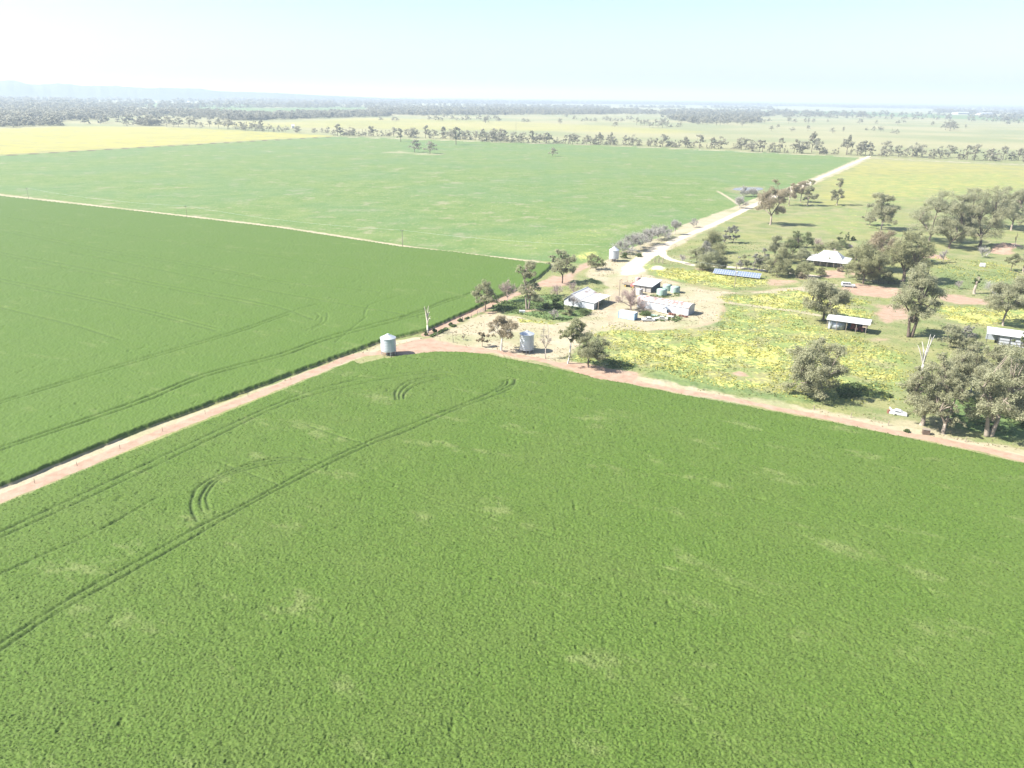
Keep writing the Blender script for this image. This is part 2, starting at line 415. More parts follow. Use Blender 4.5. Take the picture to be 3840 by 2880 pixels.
poly(lush, [(2430, 1107), (2540, 1090), (2550, 1112), (2460, 1122)], .6, 1.5, rag=1)
poly(lush, [(2405, 1168), (2470, 1180), (2560, 1192), (2540, 1210), (2450, 1208), (2400, 1198)], .7, 1.5, rag=1)
poly(lush, [(3450, 1000), (3840, 1010), (3840, 1090), (3500, 1080)], .5, 6, rag=5, rs=12)
# pond surrounds
POND = [(2746, 711), (2760, 705), (2800, 703), (2850, 704), (2862, 710), (2840, 715), (2800, 716), (2762, 714)]
poly(dirt, [(2690, 706), (2740, 697), (2880, 695), (2895, 725), (2800, 738), (2730, 724)], .42, 6, rag=3)
line(dry, [(2690, 716), (2730, 740), (2770, 768)], 1.6, .8, 1.5)
# around the paddock trees
for px in ((1500, 572, 90), (1600, 578, 80), (1010, 566, 24), (1690, 508, 40)):
    P = [(px[0] - px[2], px[1]), (px[0], px[1] - 7), (px[0] + px[2], px[1] + 2), (px[0], px[1] + 6)]
    poly(dry, P, .55, 14, rag=8, rs=14)
line(dry, [(1262, 513), (1800, 531), (2270, 546), (2840, 572), (3101, 584), (3300, 594), (3840, 618), (4400, 640)], 7, .9, 6, rag=4)
# dark stalky edge of the canola
line(pale, [(-400, 604), (0, 584.5), (1000, 527), (1268, 513)], 3.0, 1, 2)
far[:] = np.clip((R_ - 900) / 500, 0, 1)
poly(past, [(2700, 412), (3300, 420), (3840, 440), (4500, 470), (4500, 480), (3840, 456), (3300, 436), (2700, 422)], .75, 120, rag=50, rs=400)
poly(past, [(900, 405), (1400, 398), (1420, 415), (900, 424)], .75, 120, rag=50, rs=400)
poly(past, M_(F1, (400, 300), (1400, 300), (2212, 310), (2212, 385), (1900, 370), (1000, 330), (400, 350)), .7, 120, rag=50, rs=400)
poly(canola, M_(F1, (380, 268), (1120, 275), (1120, 290), (380, 280)), .6, 150)
poly(canola, [(3050, 400), (3300, 398), (3300, 402), (3050, 405)], .6, 150)

# wheel tracks pressed into the crop
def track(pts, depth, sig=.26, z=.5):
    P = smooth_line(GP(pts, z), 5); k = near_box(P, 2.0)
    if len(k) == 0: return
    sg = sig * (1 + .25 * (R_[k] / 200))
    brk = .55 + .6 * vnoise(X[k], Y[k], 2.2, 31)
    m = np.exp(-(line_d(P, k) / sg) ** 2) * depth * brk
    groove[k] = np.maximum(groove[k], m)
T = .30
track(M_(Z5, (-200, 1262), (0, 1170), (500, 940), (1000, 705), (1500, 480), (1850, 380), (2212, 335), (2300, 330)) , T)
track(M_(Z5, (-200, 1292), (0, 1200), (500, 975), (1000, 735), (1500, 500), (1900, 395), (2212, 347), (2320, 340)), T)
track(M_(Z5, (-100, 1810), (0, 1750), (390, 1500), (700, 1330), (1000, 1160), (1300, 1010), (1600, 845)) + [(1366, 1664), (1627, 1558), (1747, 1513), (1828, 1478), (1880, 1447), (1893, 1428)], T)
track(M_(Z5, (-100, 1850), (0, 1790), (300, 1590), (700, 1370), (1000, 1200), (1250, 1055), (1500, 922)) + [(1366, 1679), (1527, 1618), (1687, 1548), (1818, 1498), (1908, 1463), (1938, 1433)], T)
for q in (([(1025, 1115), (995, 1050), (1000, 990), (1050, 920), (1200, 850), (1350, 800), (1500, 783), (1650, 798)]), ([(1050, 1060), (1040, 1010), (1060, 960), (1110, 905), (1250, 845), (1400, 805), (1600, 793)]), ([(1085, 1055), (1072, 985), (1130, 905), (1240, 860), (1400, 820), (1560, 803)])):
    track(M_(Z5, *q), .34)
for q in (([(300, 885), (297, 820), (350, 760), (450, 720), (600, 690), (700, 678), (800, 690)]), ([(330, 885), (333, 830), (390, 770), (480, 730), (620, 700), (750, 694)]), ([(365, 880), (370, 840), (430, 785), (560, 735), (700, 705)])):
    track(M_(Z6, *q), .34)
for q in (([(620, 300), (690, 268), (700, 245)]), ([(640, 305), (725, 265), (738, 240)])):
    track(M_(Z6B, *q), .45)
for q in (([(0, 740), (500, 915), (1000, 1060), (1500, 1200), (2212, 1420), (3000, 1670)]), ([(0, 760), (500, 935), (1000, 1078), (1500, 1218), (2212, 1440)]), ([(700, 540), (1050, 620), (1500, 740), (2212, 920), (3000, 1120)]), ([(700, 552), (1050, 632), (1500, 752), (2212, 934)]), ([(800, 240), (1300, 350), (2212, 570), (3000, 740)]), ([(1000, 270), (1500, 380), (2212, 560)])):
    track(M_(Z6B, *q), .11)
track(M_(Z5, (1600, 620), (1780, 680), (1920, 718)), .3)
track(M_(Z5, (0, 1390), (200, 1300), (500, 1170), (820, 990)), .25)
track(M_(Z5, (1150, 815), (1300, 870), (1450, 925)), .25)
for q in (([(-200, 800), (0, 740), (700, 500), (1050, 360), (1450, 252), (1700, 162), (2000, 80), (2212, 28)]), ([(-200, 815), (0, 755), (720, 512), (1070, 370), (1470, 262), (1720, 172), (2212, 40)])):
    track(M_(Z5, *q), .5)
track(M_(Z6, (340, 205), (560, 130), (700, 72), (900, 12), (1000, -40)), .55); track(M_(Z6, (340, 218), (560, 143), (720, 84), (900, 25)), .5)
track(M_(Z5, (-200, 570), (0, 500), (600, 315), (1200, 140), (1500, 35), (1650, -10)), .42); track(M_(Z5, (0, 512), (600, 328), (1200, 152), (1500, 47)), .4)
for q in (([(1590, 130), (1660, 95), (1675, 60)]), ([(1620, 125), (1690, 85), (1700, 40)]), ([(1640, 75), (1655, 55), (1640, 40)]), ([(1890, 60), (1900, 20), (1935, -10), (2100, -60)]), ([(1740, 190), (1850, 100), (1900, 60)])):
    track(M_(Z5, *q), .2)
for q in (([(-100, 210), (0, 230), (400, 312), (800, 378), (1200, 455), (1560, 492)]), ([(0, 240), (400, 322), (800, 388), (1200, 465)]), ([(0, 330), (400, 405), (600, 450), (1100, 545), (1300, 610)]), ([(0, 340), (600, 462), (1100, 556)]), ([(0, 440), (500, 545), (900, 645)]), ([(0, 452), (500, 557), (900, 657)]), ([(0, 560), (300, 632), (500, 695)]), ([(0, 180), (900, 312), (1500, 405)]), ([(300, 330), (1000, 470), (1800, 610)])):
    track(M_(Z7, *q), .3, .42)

# heights
crop = np.maximum(cropA, cropB)
fade = np.clip(1.25 - R_ / 700, .25, 1)
rough = (vnoise(X, Y, .24, 1) - .5) * .17 + (vnoise(X, Y, .55, 2) - .5) * .07 + (vnoise(X, Y, 2.6, 3) - .5) * .10
# occasional bare gaps and rank clumps in the crop
gap = np.clip((vnoise(X, Y, 1.3, 41) - .86) / .14, 0, 1) * (vnoise(X, Y, 9, 42) > .45)
ch = .72 + .3 * cropB + rough * fade - groove - gap * .22
Z = np.zeros(NV) + (fbm(X, Y, 14, 2, 8) - .5) * .08
Z = Z * np.clip(1 - R_ / 1500, 0, 1)
Z += crop * np.maximum(ch, .08)
fl = np.clip((fbm(X, Y, 2.3, 3, 12) - .45) / .2, 0, 1)
Z += (1 - crop) * np.clip(flow * 1.2, 0, 1) * fl * .22
Z += (1 - crop) * lush * ((fbm(X, Y, 2.2, 3, 13)) * .55 + (vnoise(X, Y, .6, 14) - .3) * .2)
cn = np.clip(canola, 0, 1) * (R_ > 600) * (1 - pale)
Z += cn * .9 * (vnoise(X, Y, 30, 15) * .2 + .9) * (X < 0)
Z += past * (vnoise(X, Y, 1.3, 16) - .5) * .14 * np.clip(1.2 - R_ / 900, 0, 1)
Z += (1 - crop) * (1 - past) * dry * (vnoise(X, Y, .8, 18) - .5) * .08 * np.clip(1.2 - R_ / 500, 0, 1)
# heaped earth
def mound(px, py, h, rad):
    g = G(px, py); d2 = ((X - g[0]) ** 2 + (Y - g[1]) ** 2) / rad ** 2
    Z[:] = np.maximum(Z, Z + h * np.exp(-d2) * (.7 + .6 * vnoise(X, Y, 1.5, 77)))
mound(3765, 935, 3.0, 9); mound(2985, 1060, .7, 3.5); mound(3365, 1092, .9, 3); mound(2210, 1062, 1.0, 3.2); mound(2228, 1058, .9, 3)

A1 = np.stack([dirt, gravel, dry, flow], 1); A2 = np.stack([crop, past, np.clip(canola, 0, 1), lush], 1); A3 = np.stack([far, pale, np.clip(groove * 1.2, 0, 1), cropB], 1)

# one procedural material reads the zone weights
sa, sb = G(1400, 1785), G(3000, 2277); STREAK = math.atan2(*(sb - sa)[::-1])
t = NT('field_and_soil'); p = t.pos()
a1, a2, a3 = t.attr('zone_a'), t.attr('zone_b'), t.attr('zone_c')
def rgb(a):
    s = t.n('ShaderNodeSeparateColor'); t.set(s.inputs[0], a.outputs['Color']); return s.outputs[0], s.outputs[1], s.outputs[2], a.outputs['Alpha']
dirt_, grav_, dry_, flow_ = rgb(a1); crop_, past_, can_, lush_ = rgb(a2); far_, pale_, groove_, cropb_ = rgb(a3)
n40 = t.noise(p, 45, 3); n9 = t.noise(p, 9, 3); n2 = t.noise(p, 2.2, 3, .6); n05 = t.noise(p, .55, 2, .6)
n150 = t.noise(p, 300, 3); n15 = t.noise(p, 18, 4, .6)
def soft(m, nz, k, s):     # noisy edge
    return t.step(t.math('ADD', m, t.math('MULTIPLY', t.math('SUBTRACT', nz, .5), k)), .5 - s, .5 + s)
grass = t.mix(t.step(n9, .35, .65), (.120, .148, .055), (.190, .188, .085))
grass = t.mix(t.math('MULTIPLY', t.step(t.noise(p, 13, 4, .65), .49, .66), .6), grass, (.225, .20, .12))
grass = t.mix(t.math('MULTIPLY', t.step(n40, .48, .62), .35), grass, (.20, .20, .06))
n1 = t.noise(p, 1.1, 3, .7)
grass = t.mix(t.step(n1, .30, .62), t.mix(.32, grass, (.045, .075, .02)), grass)
grass = t.mix(t.math('MULTIPLY', t.step(n05, .55, .72), .5), grass, (.26, .235, .12))
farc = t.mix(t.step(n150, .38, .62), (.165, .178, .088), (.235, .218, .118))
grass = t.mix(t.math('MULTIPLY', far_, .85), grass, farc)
lushc = t.mix(t.step(n2, .3, .7), (.070, .115, .040), (.115, .158, .055))
col = t.mix(soft(lush_, n9, .5, .25), grass, lushc)
# pasture
pc = t.mix(t.step(n15, .3, .7), (.078, .130, .034), (.112, .154, .048))
pc = t.mix(t.math('MULTIPLY', t.step(t.noise(p, 5.5, 4, .7), .52, .68), .6), pc, (.160, .180, .070))
pc = t.mix(t.math('MULTIPLY', t.step(t.noise(p, 22, 5, .72), .53, .68), .7), pc, (.205, .19, .12))
pc = t.mix(t.math('MULTIPLY', t.step(t.noise(p, 1.6, 3, .6), .60, .70), .75), pc, (.29, .275, .165))
pc = t.mix(t.math('MULTIPLY', t.step(t.noise(p, 90, 2), .42, .62), .30), pc, (.075, .135, .06))
col = t.mix(soft(past_, n9, .25, .15), col, pc)
# canola and yellow pasture
cc = t.mix(t.step(t.noise(t.vmul(p, (.4, 1, 1)), 40, 4, .6), .3, .7), (.225, .21, .06), (.29, .262, .065))
cc = t.mix(t.math('MULTIPLY', t.step(n40, .5, .75), .5), cc, (.21, .20, .09))
col = t.mix(t.math('MULTIPLY', can_, t.math('ADD', .35, t.math('MULTIPLY', t.step(n15, .35, .6), .65)), clamp=True), col, cc)
col = t.mix(soft(pale_, n9, .2, .3), col, (.085, .07, .04))
# dry grass
dc = t.mix(t.step(n9, .3, .7), (.315, .268, .190), (.260, .235, .150))
dc = t.mix(t.math('MULTIPLY', t.step(t.noise(p, 5, 5, .65), .52, .68), .6), dc, (.35, .28, .21))
dc = t.mix(t.math('MULTIPLY', t.step(t.noise(p, 24, 3), .48, .68), .65), dc, (.17, .19, .085))
dc = t.mix(t.step(n1, .28, .6), t.mix(.30, dc, (.13, .115, .06)), dc)
col = t.mix(soft(dry_, n9, .55, .25), col, dc)
# yellow flowers in clumps
fsp = t.math('ADD', t.math('MULTIPLY', t.noise(p, 1.5, 3, .62), .64), t.math('MULTIPLY', t.noise(p, 10.0, 3), .36))
fthr = t.math('ADD', fsp, t.math('MULTIPLY', flow_, .34))
ffac = t.math('MULTIPLY', t.step(fthr, .675, .755), t.step(flow_, .02, .15))
col = t.mix(t.math('MULTIPLY', t.step(flow_, .1, .5), t.step(n9, .62, .40)), col, t.mix(n2, (.118, .165, .048), (.180, .210, .074)))
fc = t.mix(t.step(n05, .3, .7), (.30, .296, .085), (.385, .37, .115))
col = t.mix(ffac, col, fc)
# bare red soil
sc = t.mix(t.step(n2, .25, .75), (.225, .150, .104), (.290, .208, .152))
sc = t.mix(t.math('MULTIPLY', t.step(t.noise(p, 3.2, 4, .6), .48, .62), .5), sc, (.29, .22, .16))
col = t.mix(soft(dirt_, n2, .55, .25), col, sc)
gc = t.mix(n2, (.34, .295, .225), (.43, .38, .295))
col = t.mix(soft(grav_, n2, .5, .2), col, gc)
# crop
kc = t.mix(t.step(t.noise(p, .35, 3, .65), .3, .7), (.047, .087, .013), (.077, .122, .023))
kc = t.mix(t.math('MULTIPLY', t.step(n15, .35, .7), .4), kc, (.076, .108, .026))
mp = t.n('ShaderNodeMapping'); mp.vector_type = 'TEXTURE'; t.set(mp.inputs['Vector'], p); mp.inputs['Rotation'].default_value = (0, 0, STREAK); mp.inputs['Scale'].default_value = (2.4, 1.1, 1)
ys = t.step(t.noise(mp.outputs[0], 7, 5, .68), .56, .68)
kc = t.mix(t.math('MULTIPLY', t.math('MULTIPLY', ys, t.step(n2, .30, .6)), .5), kc, (.150, .172, .066))
kc = t.mix(t.math('MULTIPLY', t.step(t.noise(p, .8, 2, .6), .60, .72), .4), kc, (.095, .118, .030))
kc = t.mix(t.math('MULTIPLY', t.step(groove_, .06, .35), .5), kc, (.030, .048, .016))  # soil and stems in track floors, darkened in colour for missing groove shade
kc = t.mix(t.math('MULTIPLY', cropb_, .5), kc, (.060, .104, .018))
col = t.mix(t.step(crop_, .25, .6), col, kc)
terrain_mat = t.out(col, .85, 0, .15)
t.bump(n05, .35, .15)

fi = np.arange(NR - 1)[:, None] * NTH + np.arange(NTH - 1)[None, :]
quads = np.stack([fi, fi + NTH, fi + NTH + 1, fi + 1], -1).reshape(-1, 4)
V3 = np.stack([X, Y, Z], 1)
fm = lambda a: a[quads].mean(1)
cA, cB, gv, dt, ps, ca = fm(cropA), fm(cropB), fm(gravel), fm(dirt), fm(past), fm(canola)
anyA = cropA[quads].max(1) > .02; anyB = cropB[quads].max(1) > .02
cls = np.zeros(len(quads), int)
rq = fm(R_)
cls[(ps > .5) & (rq < 1600)] = 3; cls[(ca > .5) & (rq < 2600) & (fm(X) < 0) & (fm(Y) < 2300)] = 4
cls[dt > .5] = 2; cls[gv > .5] = 1
cls[anyA] = 5; cls[anyB & ~anyA] = 6
yp = GP([(1850, 1300), (2700, 1300)])
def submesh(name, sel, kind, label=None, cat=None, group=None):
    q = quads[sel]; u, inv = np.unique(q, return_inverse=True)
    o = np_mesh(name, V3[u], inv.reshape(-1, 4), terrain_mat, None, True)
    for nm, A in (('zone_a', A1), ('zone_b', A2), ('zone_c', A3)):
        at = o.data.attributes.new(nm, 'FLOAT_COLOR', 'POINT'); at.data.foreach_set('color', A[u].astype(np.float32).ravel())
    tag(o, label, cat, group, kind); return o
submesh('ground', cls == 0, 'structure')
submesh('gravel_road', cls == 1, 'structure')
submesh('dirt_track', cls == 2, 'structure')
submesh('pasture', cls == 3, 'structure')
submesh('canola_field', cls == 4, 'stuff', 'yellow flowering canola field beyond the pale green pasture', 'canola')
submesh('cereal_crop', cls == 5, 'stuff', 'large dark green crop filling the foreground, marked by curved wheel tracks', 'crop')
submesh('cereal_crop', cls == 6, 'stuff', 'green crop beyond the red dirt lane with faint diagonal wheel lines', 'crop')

# surround: behind and beside the camera, coarse
sv = []; sf = []; rings = [0.5, 30, 55.5]; 
rings2 = [55.2, 120, 300, 800, 2000, 6000, 16000, 30500]
na = 96
def ring_mesh(name, rs, t0, t1, n, z, A, kind, label=None, cat=None):
    rs = np.array(rs); tt = np.linspace(t0, t1, n)
    RR2, TT2 = np.meshgrid(rs, tt, indexing='ij')
    v = np.stack([(RR2 * np.sin(TT2)).ravel(), (RR2 * np.cos(TT2)).ravel(), np.full(RR2.size, z)], 1)
    f = np.arange(len(rs) - 1)[:, None] * n + np.arange(n - 1)[None, :]
    q = np.stack([f, f + n, f + n + 1, f + 1], -1).reshape(-1, 4)
    o = np_mesh(name, v, q, terrain_mat, None, True)
    for nm, val in (('zone_a', A[0]), ('zone_b', A[1]), ('zone_c', A[2])):
        at = o.data.attributes.new(nm, 'FLOAT_COLOR', 'POINT'); at.data.foreach_set('color', np.tile(np.array(val, np.float32), len(v)))
    return tag(o, label, cat, None, kind)
ring_mesh('cereal_crop', rings, 0, 2 * math.pi, na, .6, ((0, 0, 0, 0), (1, 0, 0, 0), (0, 0, 0, 0)), 'stuff', 'green crop directly below the viewpoint', 'crop')
ring_mesh('ground', rings2, math.radians(45.9), math.radians(314.1), na, 0, ((0, 0, 0, 0), (0, 0, 0, 0), (0, 0, 0, 0)), 'structure')

# pond
def water_mat():
    t = NT('pond_water'); p = t.pos()
    m = t.out(t.mix(t.noise(p, 6), (.13, .115, .10), (.17, .15, .13)), .25, 0, .5); t.bump(t.noise(p, .5), .05, .05); return m
MB().slab([(q[0], q[1], .14) for q in smooth_line(np.vstack([GP(POND), GP(POND)[:1]]), 4)[:-1]], .3).build('pond', water_mat())['kind'] = 'structure'

# ------------------------------------------------------------------ far hills
def hills():
    prof = [(-700, 300), (-400, 312), (-200, 306), (0, 305), (25, 303), (50, 302.5), (70, 306), (100, 316), (140, 318), (200, 314), (250, 315), (290, 319), (330, 322), (430, 321), (470, 325), (540, 330), (620, 330), (700, 331), (760, 333), (800, 339), (860, 342), (950, 341), (1050, 341), (1150, 344), (1250, 345), (1400, 347), (1550, 349), (1700, 353), (1850, 357), (2000, 361), (2150, 366), (2300, 371)]
    px = np.array([a for a, b in prof], float); py = np.array([b for a, b in prof], float)
    xs = np.linspace(-700, 2300, 260); ys = np.interp(xs, px, py)
    endf = np.clip((1900 - xs) / 1100, 0, 1)
    ys = ys + (vnoise(xs, xs * 0, 22, 3) - .5) * 3 * np.clip((2300 - xs) / 2000, 0, 1)
    D = 8500.0; depth = np.linspace(-1100, 1100, 15); vs = []
    for i, (x, y) in enumerate(zip(xs, ys)):
        d = cF + cR * ((x - 1920) / FPX) - cU * ((y - 1440) / FPX)
        hd = math.hypot(d[0], d[1]); ux, uy = d[0] / hd, d[1] / hd
        top = (CAM_H + D * d[2] / hd + 1) * endf[i] - 1
        for j, e in enumerate(depth):
            k = math.exp(-(e / 460) ** 2) * (.8 + .4 * vnoise(np.array([i * 1.7]), np.array([j * 1.0]), 2.5, 4)[0] * (abs(e) > 100)) if abs(e) > 100 else 1
            vs.append((ux * (D + e), uy * (D + e), max(-1, top * k if abs(e) < 1060 else -1)))
    n, m = len(xs), len(depth)
    f = np.arange(n - 1)[:, None] * m + np.arange(m - 1)[None, :]
    q = np.stack([f, f + 1, f + m + 1, f + m], -1).reshape(-1, 4)
    t = NT('wooded_hill'); p = t.pos()
    o = np_mesh('hills', np.array(vs), q, t.out(t.mix(t.noise(p, 500, 4), (.035, .05, .03), (.07, .08, .045)), .9, 0, .1), None, True)
    o['kind'] = 'structure'
hills()

# ------------------------------------------------------------------ trees
def leaf_mat(name, a, b, rough=.6):
    t = NT(name); r = t.attr('rnd').outputs['Fac']
    oi = t.n('ShaderNodeObjectInfo').outputs['Random']
    c = t.mix(r, a, b)
    c = t.mix(t.math('MULTIPLY', oi, .35), c, t.mix(r, tuple(x * .8 for x in b), (a[0] * 1.15, a[1], a[2] * .9)))
    m = t.out(c, rough, 0, .2)
    tr = t.n('ShaderNodeBsdfTranslucent'); t.set(tr.inputs['Color'], c)
    mx = t.n('ShaderNodeMixShader'); mx.inputs[0].default_value = .55
    t.t.links.new(t.b.outputs[0], mx.inputs[1]); t.t.links.new(tr.outputs[0], mx.inputs[2])
    t.t.links.new(mx.outputs[0], t.t.nodes['Material Output'].inputs['Surface'])
    return m
LEAF = {
    'gum': leaf_mat('gum_leaves', (.262, .268, .158), (.380, .382, .245)),
    'brown': leaf_mat('brown_gum_leaves', (.270, .235, .155), (.390, .340, .235)),
    'olive': leaf_mat('olive_leaves', (.220, .232, .118), (.335, .338, .190)),
    'green': leaf_mat('green_leaves', (.130, .165, .072), (.215, .242, .115)),
    'grey': leaf_mat('grey_foliage', (.270, .272, .222), (.370, .365, .310)),
    'pale': leaf_mat('pale_green_foliage', (.240, .255, .145), (.350, .355, .220)),
    'weed': leaf_mat('weed_leaves', (.085, .135, .045), (.160, .200, .080)),
    'lilac': leaf_mat('lilac_blossom', (.30, .25, .30), (.38, .33, .38)),
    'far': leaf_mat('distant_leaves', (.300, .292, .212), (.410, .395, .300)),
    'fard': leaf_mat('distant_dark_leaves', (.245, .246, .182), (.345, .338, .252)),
}
BARK = plain('pale_bark', (.235, .195, .155), .85, var=.3, size=.5)
BARKD = plain('dark_bark', (.11, .085, .065), .9, var=.35, size=.5)
BARKW = plain('white_bark', (.36, .34, .31), .8, var=.2, size=.6)
TWIG = plain('bare_twigs', (.29, .26, .235), .9, var=.25, size=.7)
TWIGP = plain('pinkish_twigs', (.32, .25, .22), .9, var=.25, size=.7)
TWIGG = plain('grey_twigs', (.31, .295, .262), .9, var=.25, size=.7)

def unit(rng, n):
    v = rng.normal(size=(n, 3)); return v / np.linalg.norm(v, axis=1, keepdims=True)

def leaf_quads(rng, C, N, size, asp=1.7, droop=.5, tilt=.55, lead=.75):
    """quads at C with rough outward normals N"""
    n = len(C)
    nn = N * lead + unit(rng, n) * tilt; nn /= np.linalg.norm(nn, axis=1, keepdims=True)
    d = unit(rng, n); d[:, 2] -= droop
    a = d - nn * (d * nn).sum(1, keepdims=True); a /= np.linalg.norm(a, axis=1, keepdims=True) + 1e-9
    b = np.cross(nn, a)
    s = (size[:, None] if hasattr(size, '__len__') else size) * rng.uniform(.55, 1.35, (n, 1))
    a = a * s * asp * .5; b = b * s * .5
    v = np.stack([C - a, C - a * .15 + b, C + a, C - a * .15 - b], 1).reshape(-1, 3)
    return v, np.arange(4 * n).reshape(-1, 4)

def bez(p0, p1, p2, n=6):
    t = np.linspace(0, 1, n)[:, None]
    return (1 - t) ** 2 * p0 + 2 * t * (1 - t) * p1 + t * t * p2

def gum_parts(seed, h, w, bare=.3, ncl=26, nleaf=4500, leaf=.5, lean=0.0, tr=None, lobes=None, forks=4, cl=(.10, .19), wy=None, squash=.8, split=False, top=1.0, hollow=.55, fat=1.0):
    """trunk (MB) and crown (verts, quads, rnd) of a gum tree standing at the origin"""
    rng = np.random.default_rng(seed)
    wy = wy or w
    z0 = h * bare; zc = (z0 + h) / 2; rz = (h - z0) / 2
    if lobes is None:
        cs = []
        nl = max(5, int(round(ncl / 2.7)))
        subs = []; tries = 0
        while len(subs) < nl and tries < 4000:
            tries += 1
            u = unit(rng, 1)[0] * rng.uniform(.35, 1) ** .6
            rad = rng.uniform(.26, .42)
            k = 1 - .22 * max(0, u[2]) * top - .12 * max(0, -u[2])
            q = np.array((u[0] * (1 - rad) * k, u[1] * (1 - rad) * k, u[2] * (1 - rad * .8)))
            if any(np.linalg.norm(q - a) < .46 * (rad + b) for a, b in subs): continue
            subs.append((q, rad))
        # one sub-crown carries the top, one each side keeps the full spread
        subs[0] = (np.array((rng.uniform(-.2, .2), rng.uniform(-.2, .2), 1 - subs[0][1] * .9)), subs[0][1])
        a0 = rng.uniform(0, 6.28)
        for i in range(3):
            a = a0 + i * 2.09 + rng.uniform(-.4, .4); rr = rng.uniform(.24, .34); subs.append((np.array((math.cos(a) * (.92 - rr), math.sin(a) * (.92 - rr), rng.uniform(-.7, -.25))), rr))
        for q, rad in subs:
            m = max(3, int(round(ncl / nl * rng.uniform(.8, 1.3) * (rad / .27) ** 1.5)))
            for _ in range(m):
                u = unit(rng, 1)[0]
                if u[2] < -.1: u[2] *= -.5
                u = u * rng.uniform(.45, 1.0)
                e = q + u * rad
                c = rad * rng.uniform(.42, .72) * w / 2 * fat
                cs.append((np.array((e[0] * w / 2 + lean * (e[2] + 1) * .3 * h, e[1] * wy / 2, zc + e[2] * rz * .96)), c))
    else:
        cs = []
        for (lx, ly, lz, lr, m) in lobes:
            for _ in range(m):
                u = unit(rng, 1)[0] * rng.uniform(.3, 1) ** .5 if m > 1 else np.zeros(3)
                cs.append((np.array((lx, ly, lz)) + u * lr * (1, 1, .8), lr * (rng.uniform(.42, .62) if m > 1 else 1)))
    if lobes is None:
        Cq = np.array([q for q, c in cs]); Cc = np.array([c for q, c in cs]); e = Cc * .75
        for ax_, lo, hi in ((0, -w / 2, w / 2), (1, -wy / 2, wy / 2), (2, z0, h)):
            a0, a1 = (Cq[:, ax_] - e).min(), (Cq[:, ax_] + e).max(); k = (hi - lo) / (a1 - a0)
            Cq[:, ax_] = lo + (Cq[:, ax_] - a0) * k
        Cq[:, 0] += lean * h * .3
        cs = list(zip(Cq, Cc))
    tr = tr or max(.12, h * .022)
    fz = z0 * rng.uniform(.7, .95) + h * .05
    mb = MB()
    fork = np.array((lean * h * .25, 0, fz))
    base = np.array((0, 0, -.2))
    if split:
        for sx in (-1, 1):
            mb.tube(bez(base + (sx * tr * .7, 0, 0), base * .5 + fork * .5 + (sx * tr * 1.2, 0, 0), fork + (sx * tr * 2.2, 0, fz * .3), 6), np.linspace(tr * 1.05, tr * .55, 6), 8)
    else:
        pr = [base, base + (lean * .3, 0, .25), base * .55 + fork * .45 + rng.normal(size=3) * tr * .6, fork]
        mb.tube(pr, [tr * 1.55, tr * 1.05, tr * .9, tr * .75], 8)
    # limbs to a few spread clumps, then side limbs
    C = np.array([c[0] for c in cs]); order = [int(rng.integers(len(cs)))]
    while len(order) < min(forks, len(cs)):
        dd = np.min(np.linalg.norm(C[:, None, :2] - C[None, order, :2], axis=2), axis=1); order.append(int(dd.argmax()))
    limbs = []
    for i in order:
        e = C[i]; mid = fork * .55 + e * .45 + np.array((0, 0, .12 * h)) + rng.normal(size=3) * .04 * h
        L = bez(fork, mid, e, 7); limbs.append(L); mb.tube(L, np.linspace(tr * .62, tr * .13, 7), 6, False)
    for i in range(len(cs)):
        if i in order: continue
        e = C[i]; best = min(((np.linalg.norm(L[k] - e) + .3 * max(0, L[k][2] - e[2] + .1 * h), li, k) for li, L in enumerate(limbs) for k in (1, 2, 3, 4)), key=lambda q: q[0])
        s = limbs[best[1]][best[2]]
        mb.tube(bez(s, s * .5 + e * .5 + np.array((0, 0, .05 * h)), e, 5), np.linspace(tr * .30, tr * .07, 5), 5, False)
    tot = sum(c[1] ** 2 for c in cs); P = []; N = []
    for q, c in cs:
        n = max(8, int(nleaf * c * c / tot))
        # every clump is a bunch of smaller sprays
        k = max(4, min(n // 38, 26)); sp = unit(rng, k); sp[:, 2] = sp[:, 2] * .8 + .18
        sub = q + sp * c * rng.uniform(.35, 1.15, (k, 1)) * (1, 1, squash)
        idx = rng.integers(k, size=n)
        off = rng.normal(size=(n, 3)) * c * .25 * (1, 1, .9)
        P.append(sub[idx] + off); N.append(sp[idx] + (0, 0, .35))
    P = np.concatenate(P); N = np.concatenate(N); N /= np.linalg.norm(N, axis=1, keepdims=True)
    v, qd = leaf_quads(rng, P, N, leaf)
    rnd = rng.uniform(0, 1, len(qd)) * .7 + .3 * (np.linalg.norm((P - P.mean(0)) / P.std(0), axis=1) > 1.6)
    return mb, v, qd, np.clip(rnd, 0, 1)

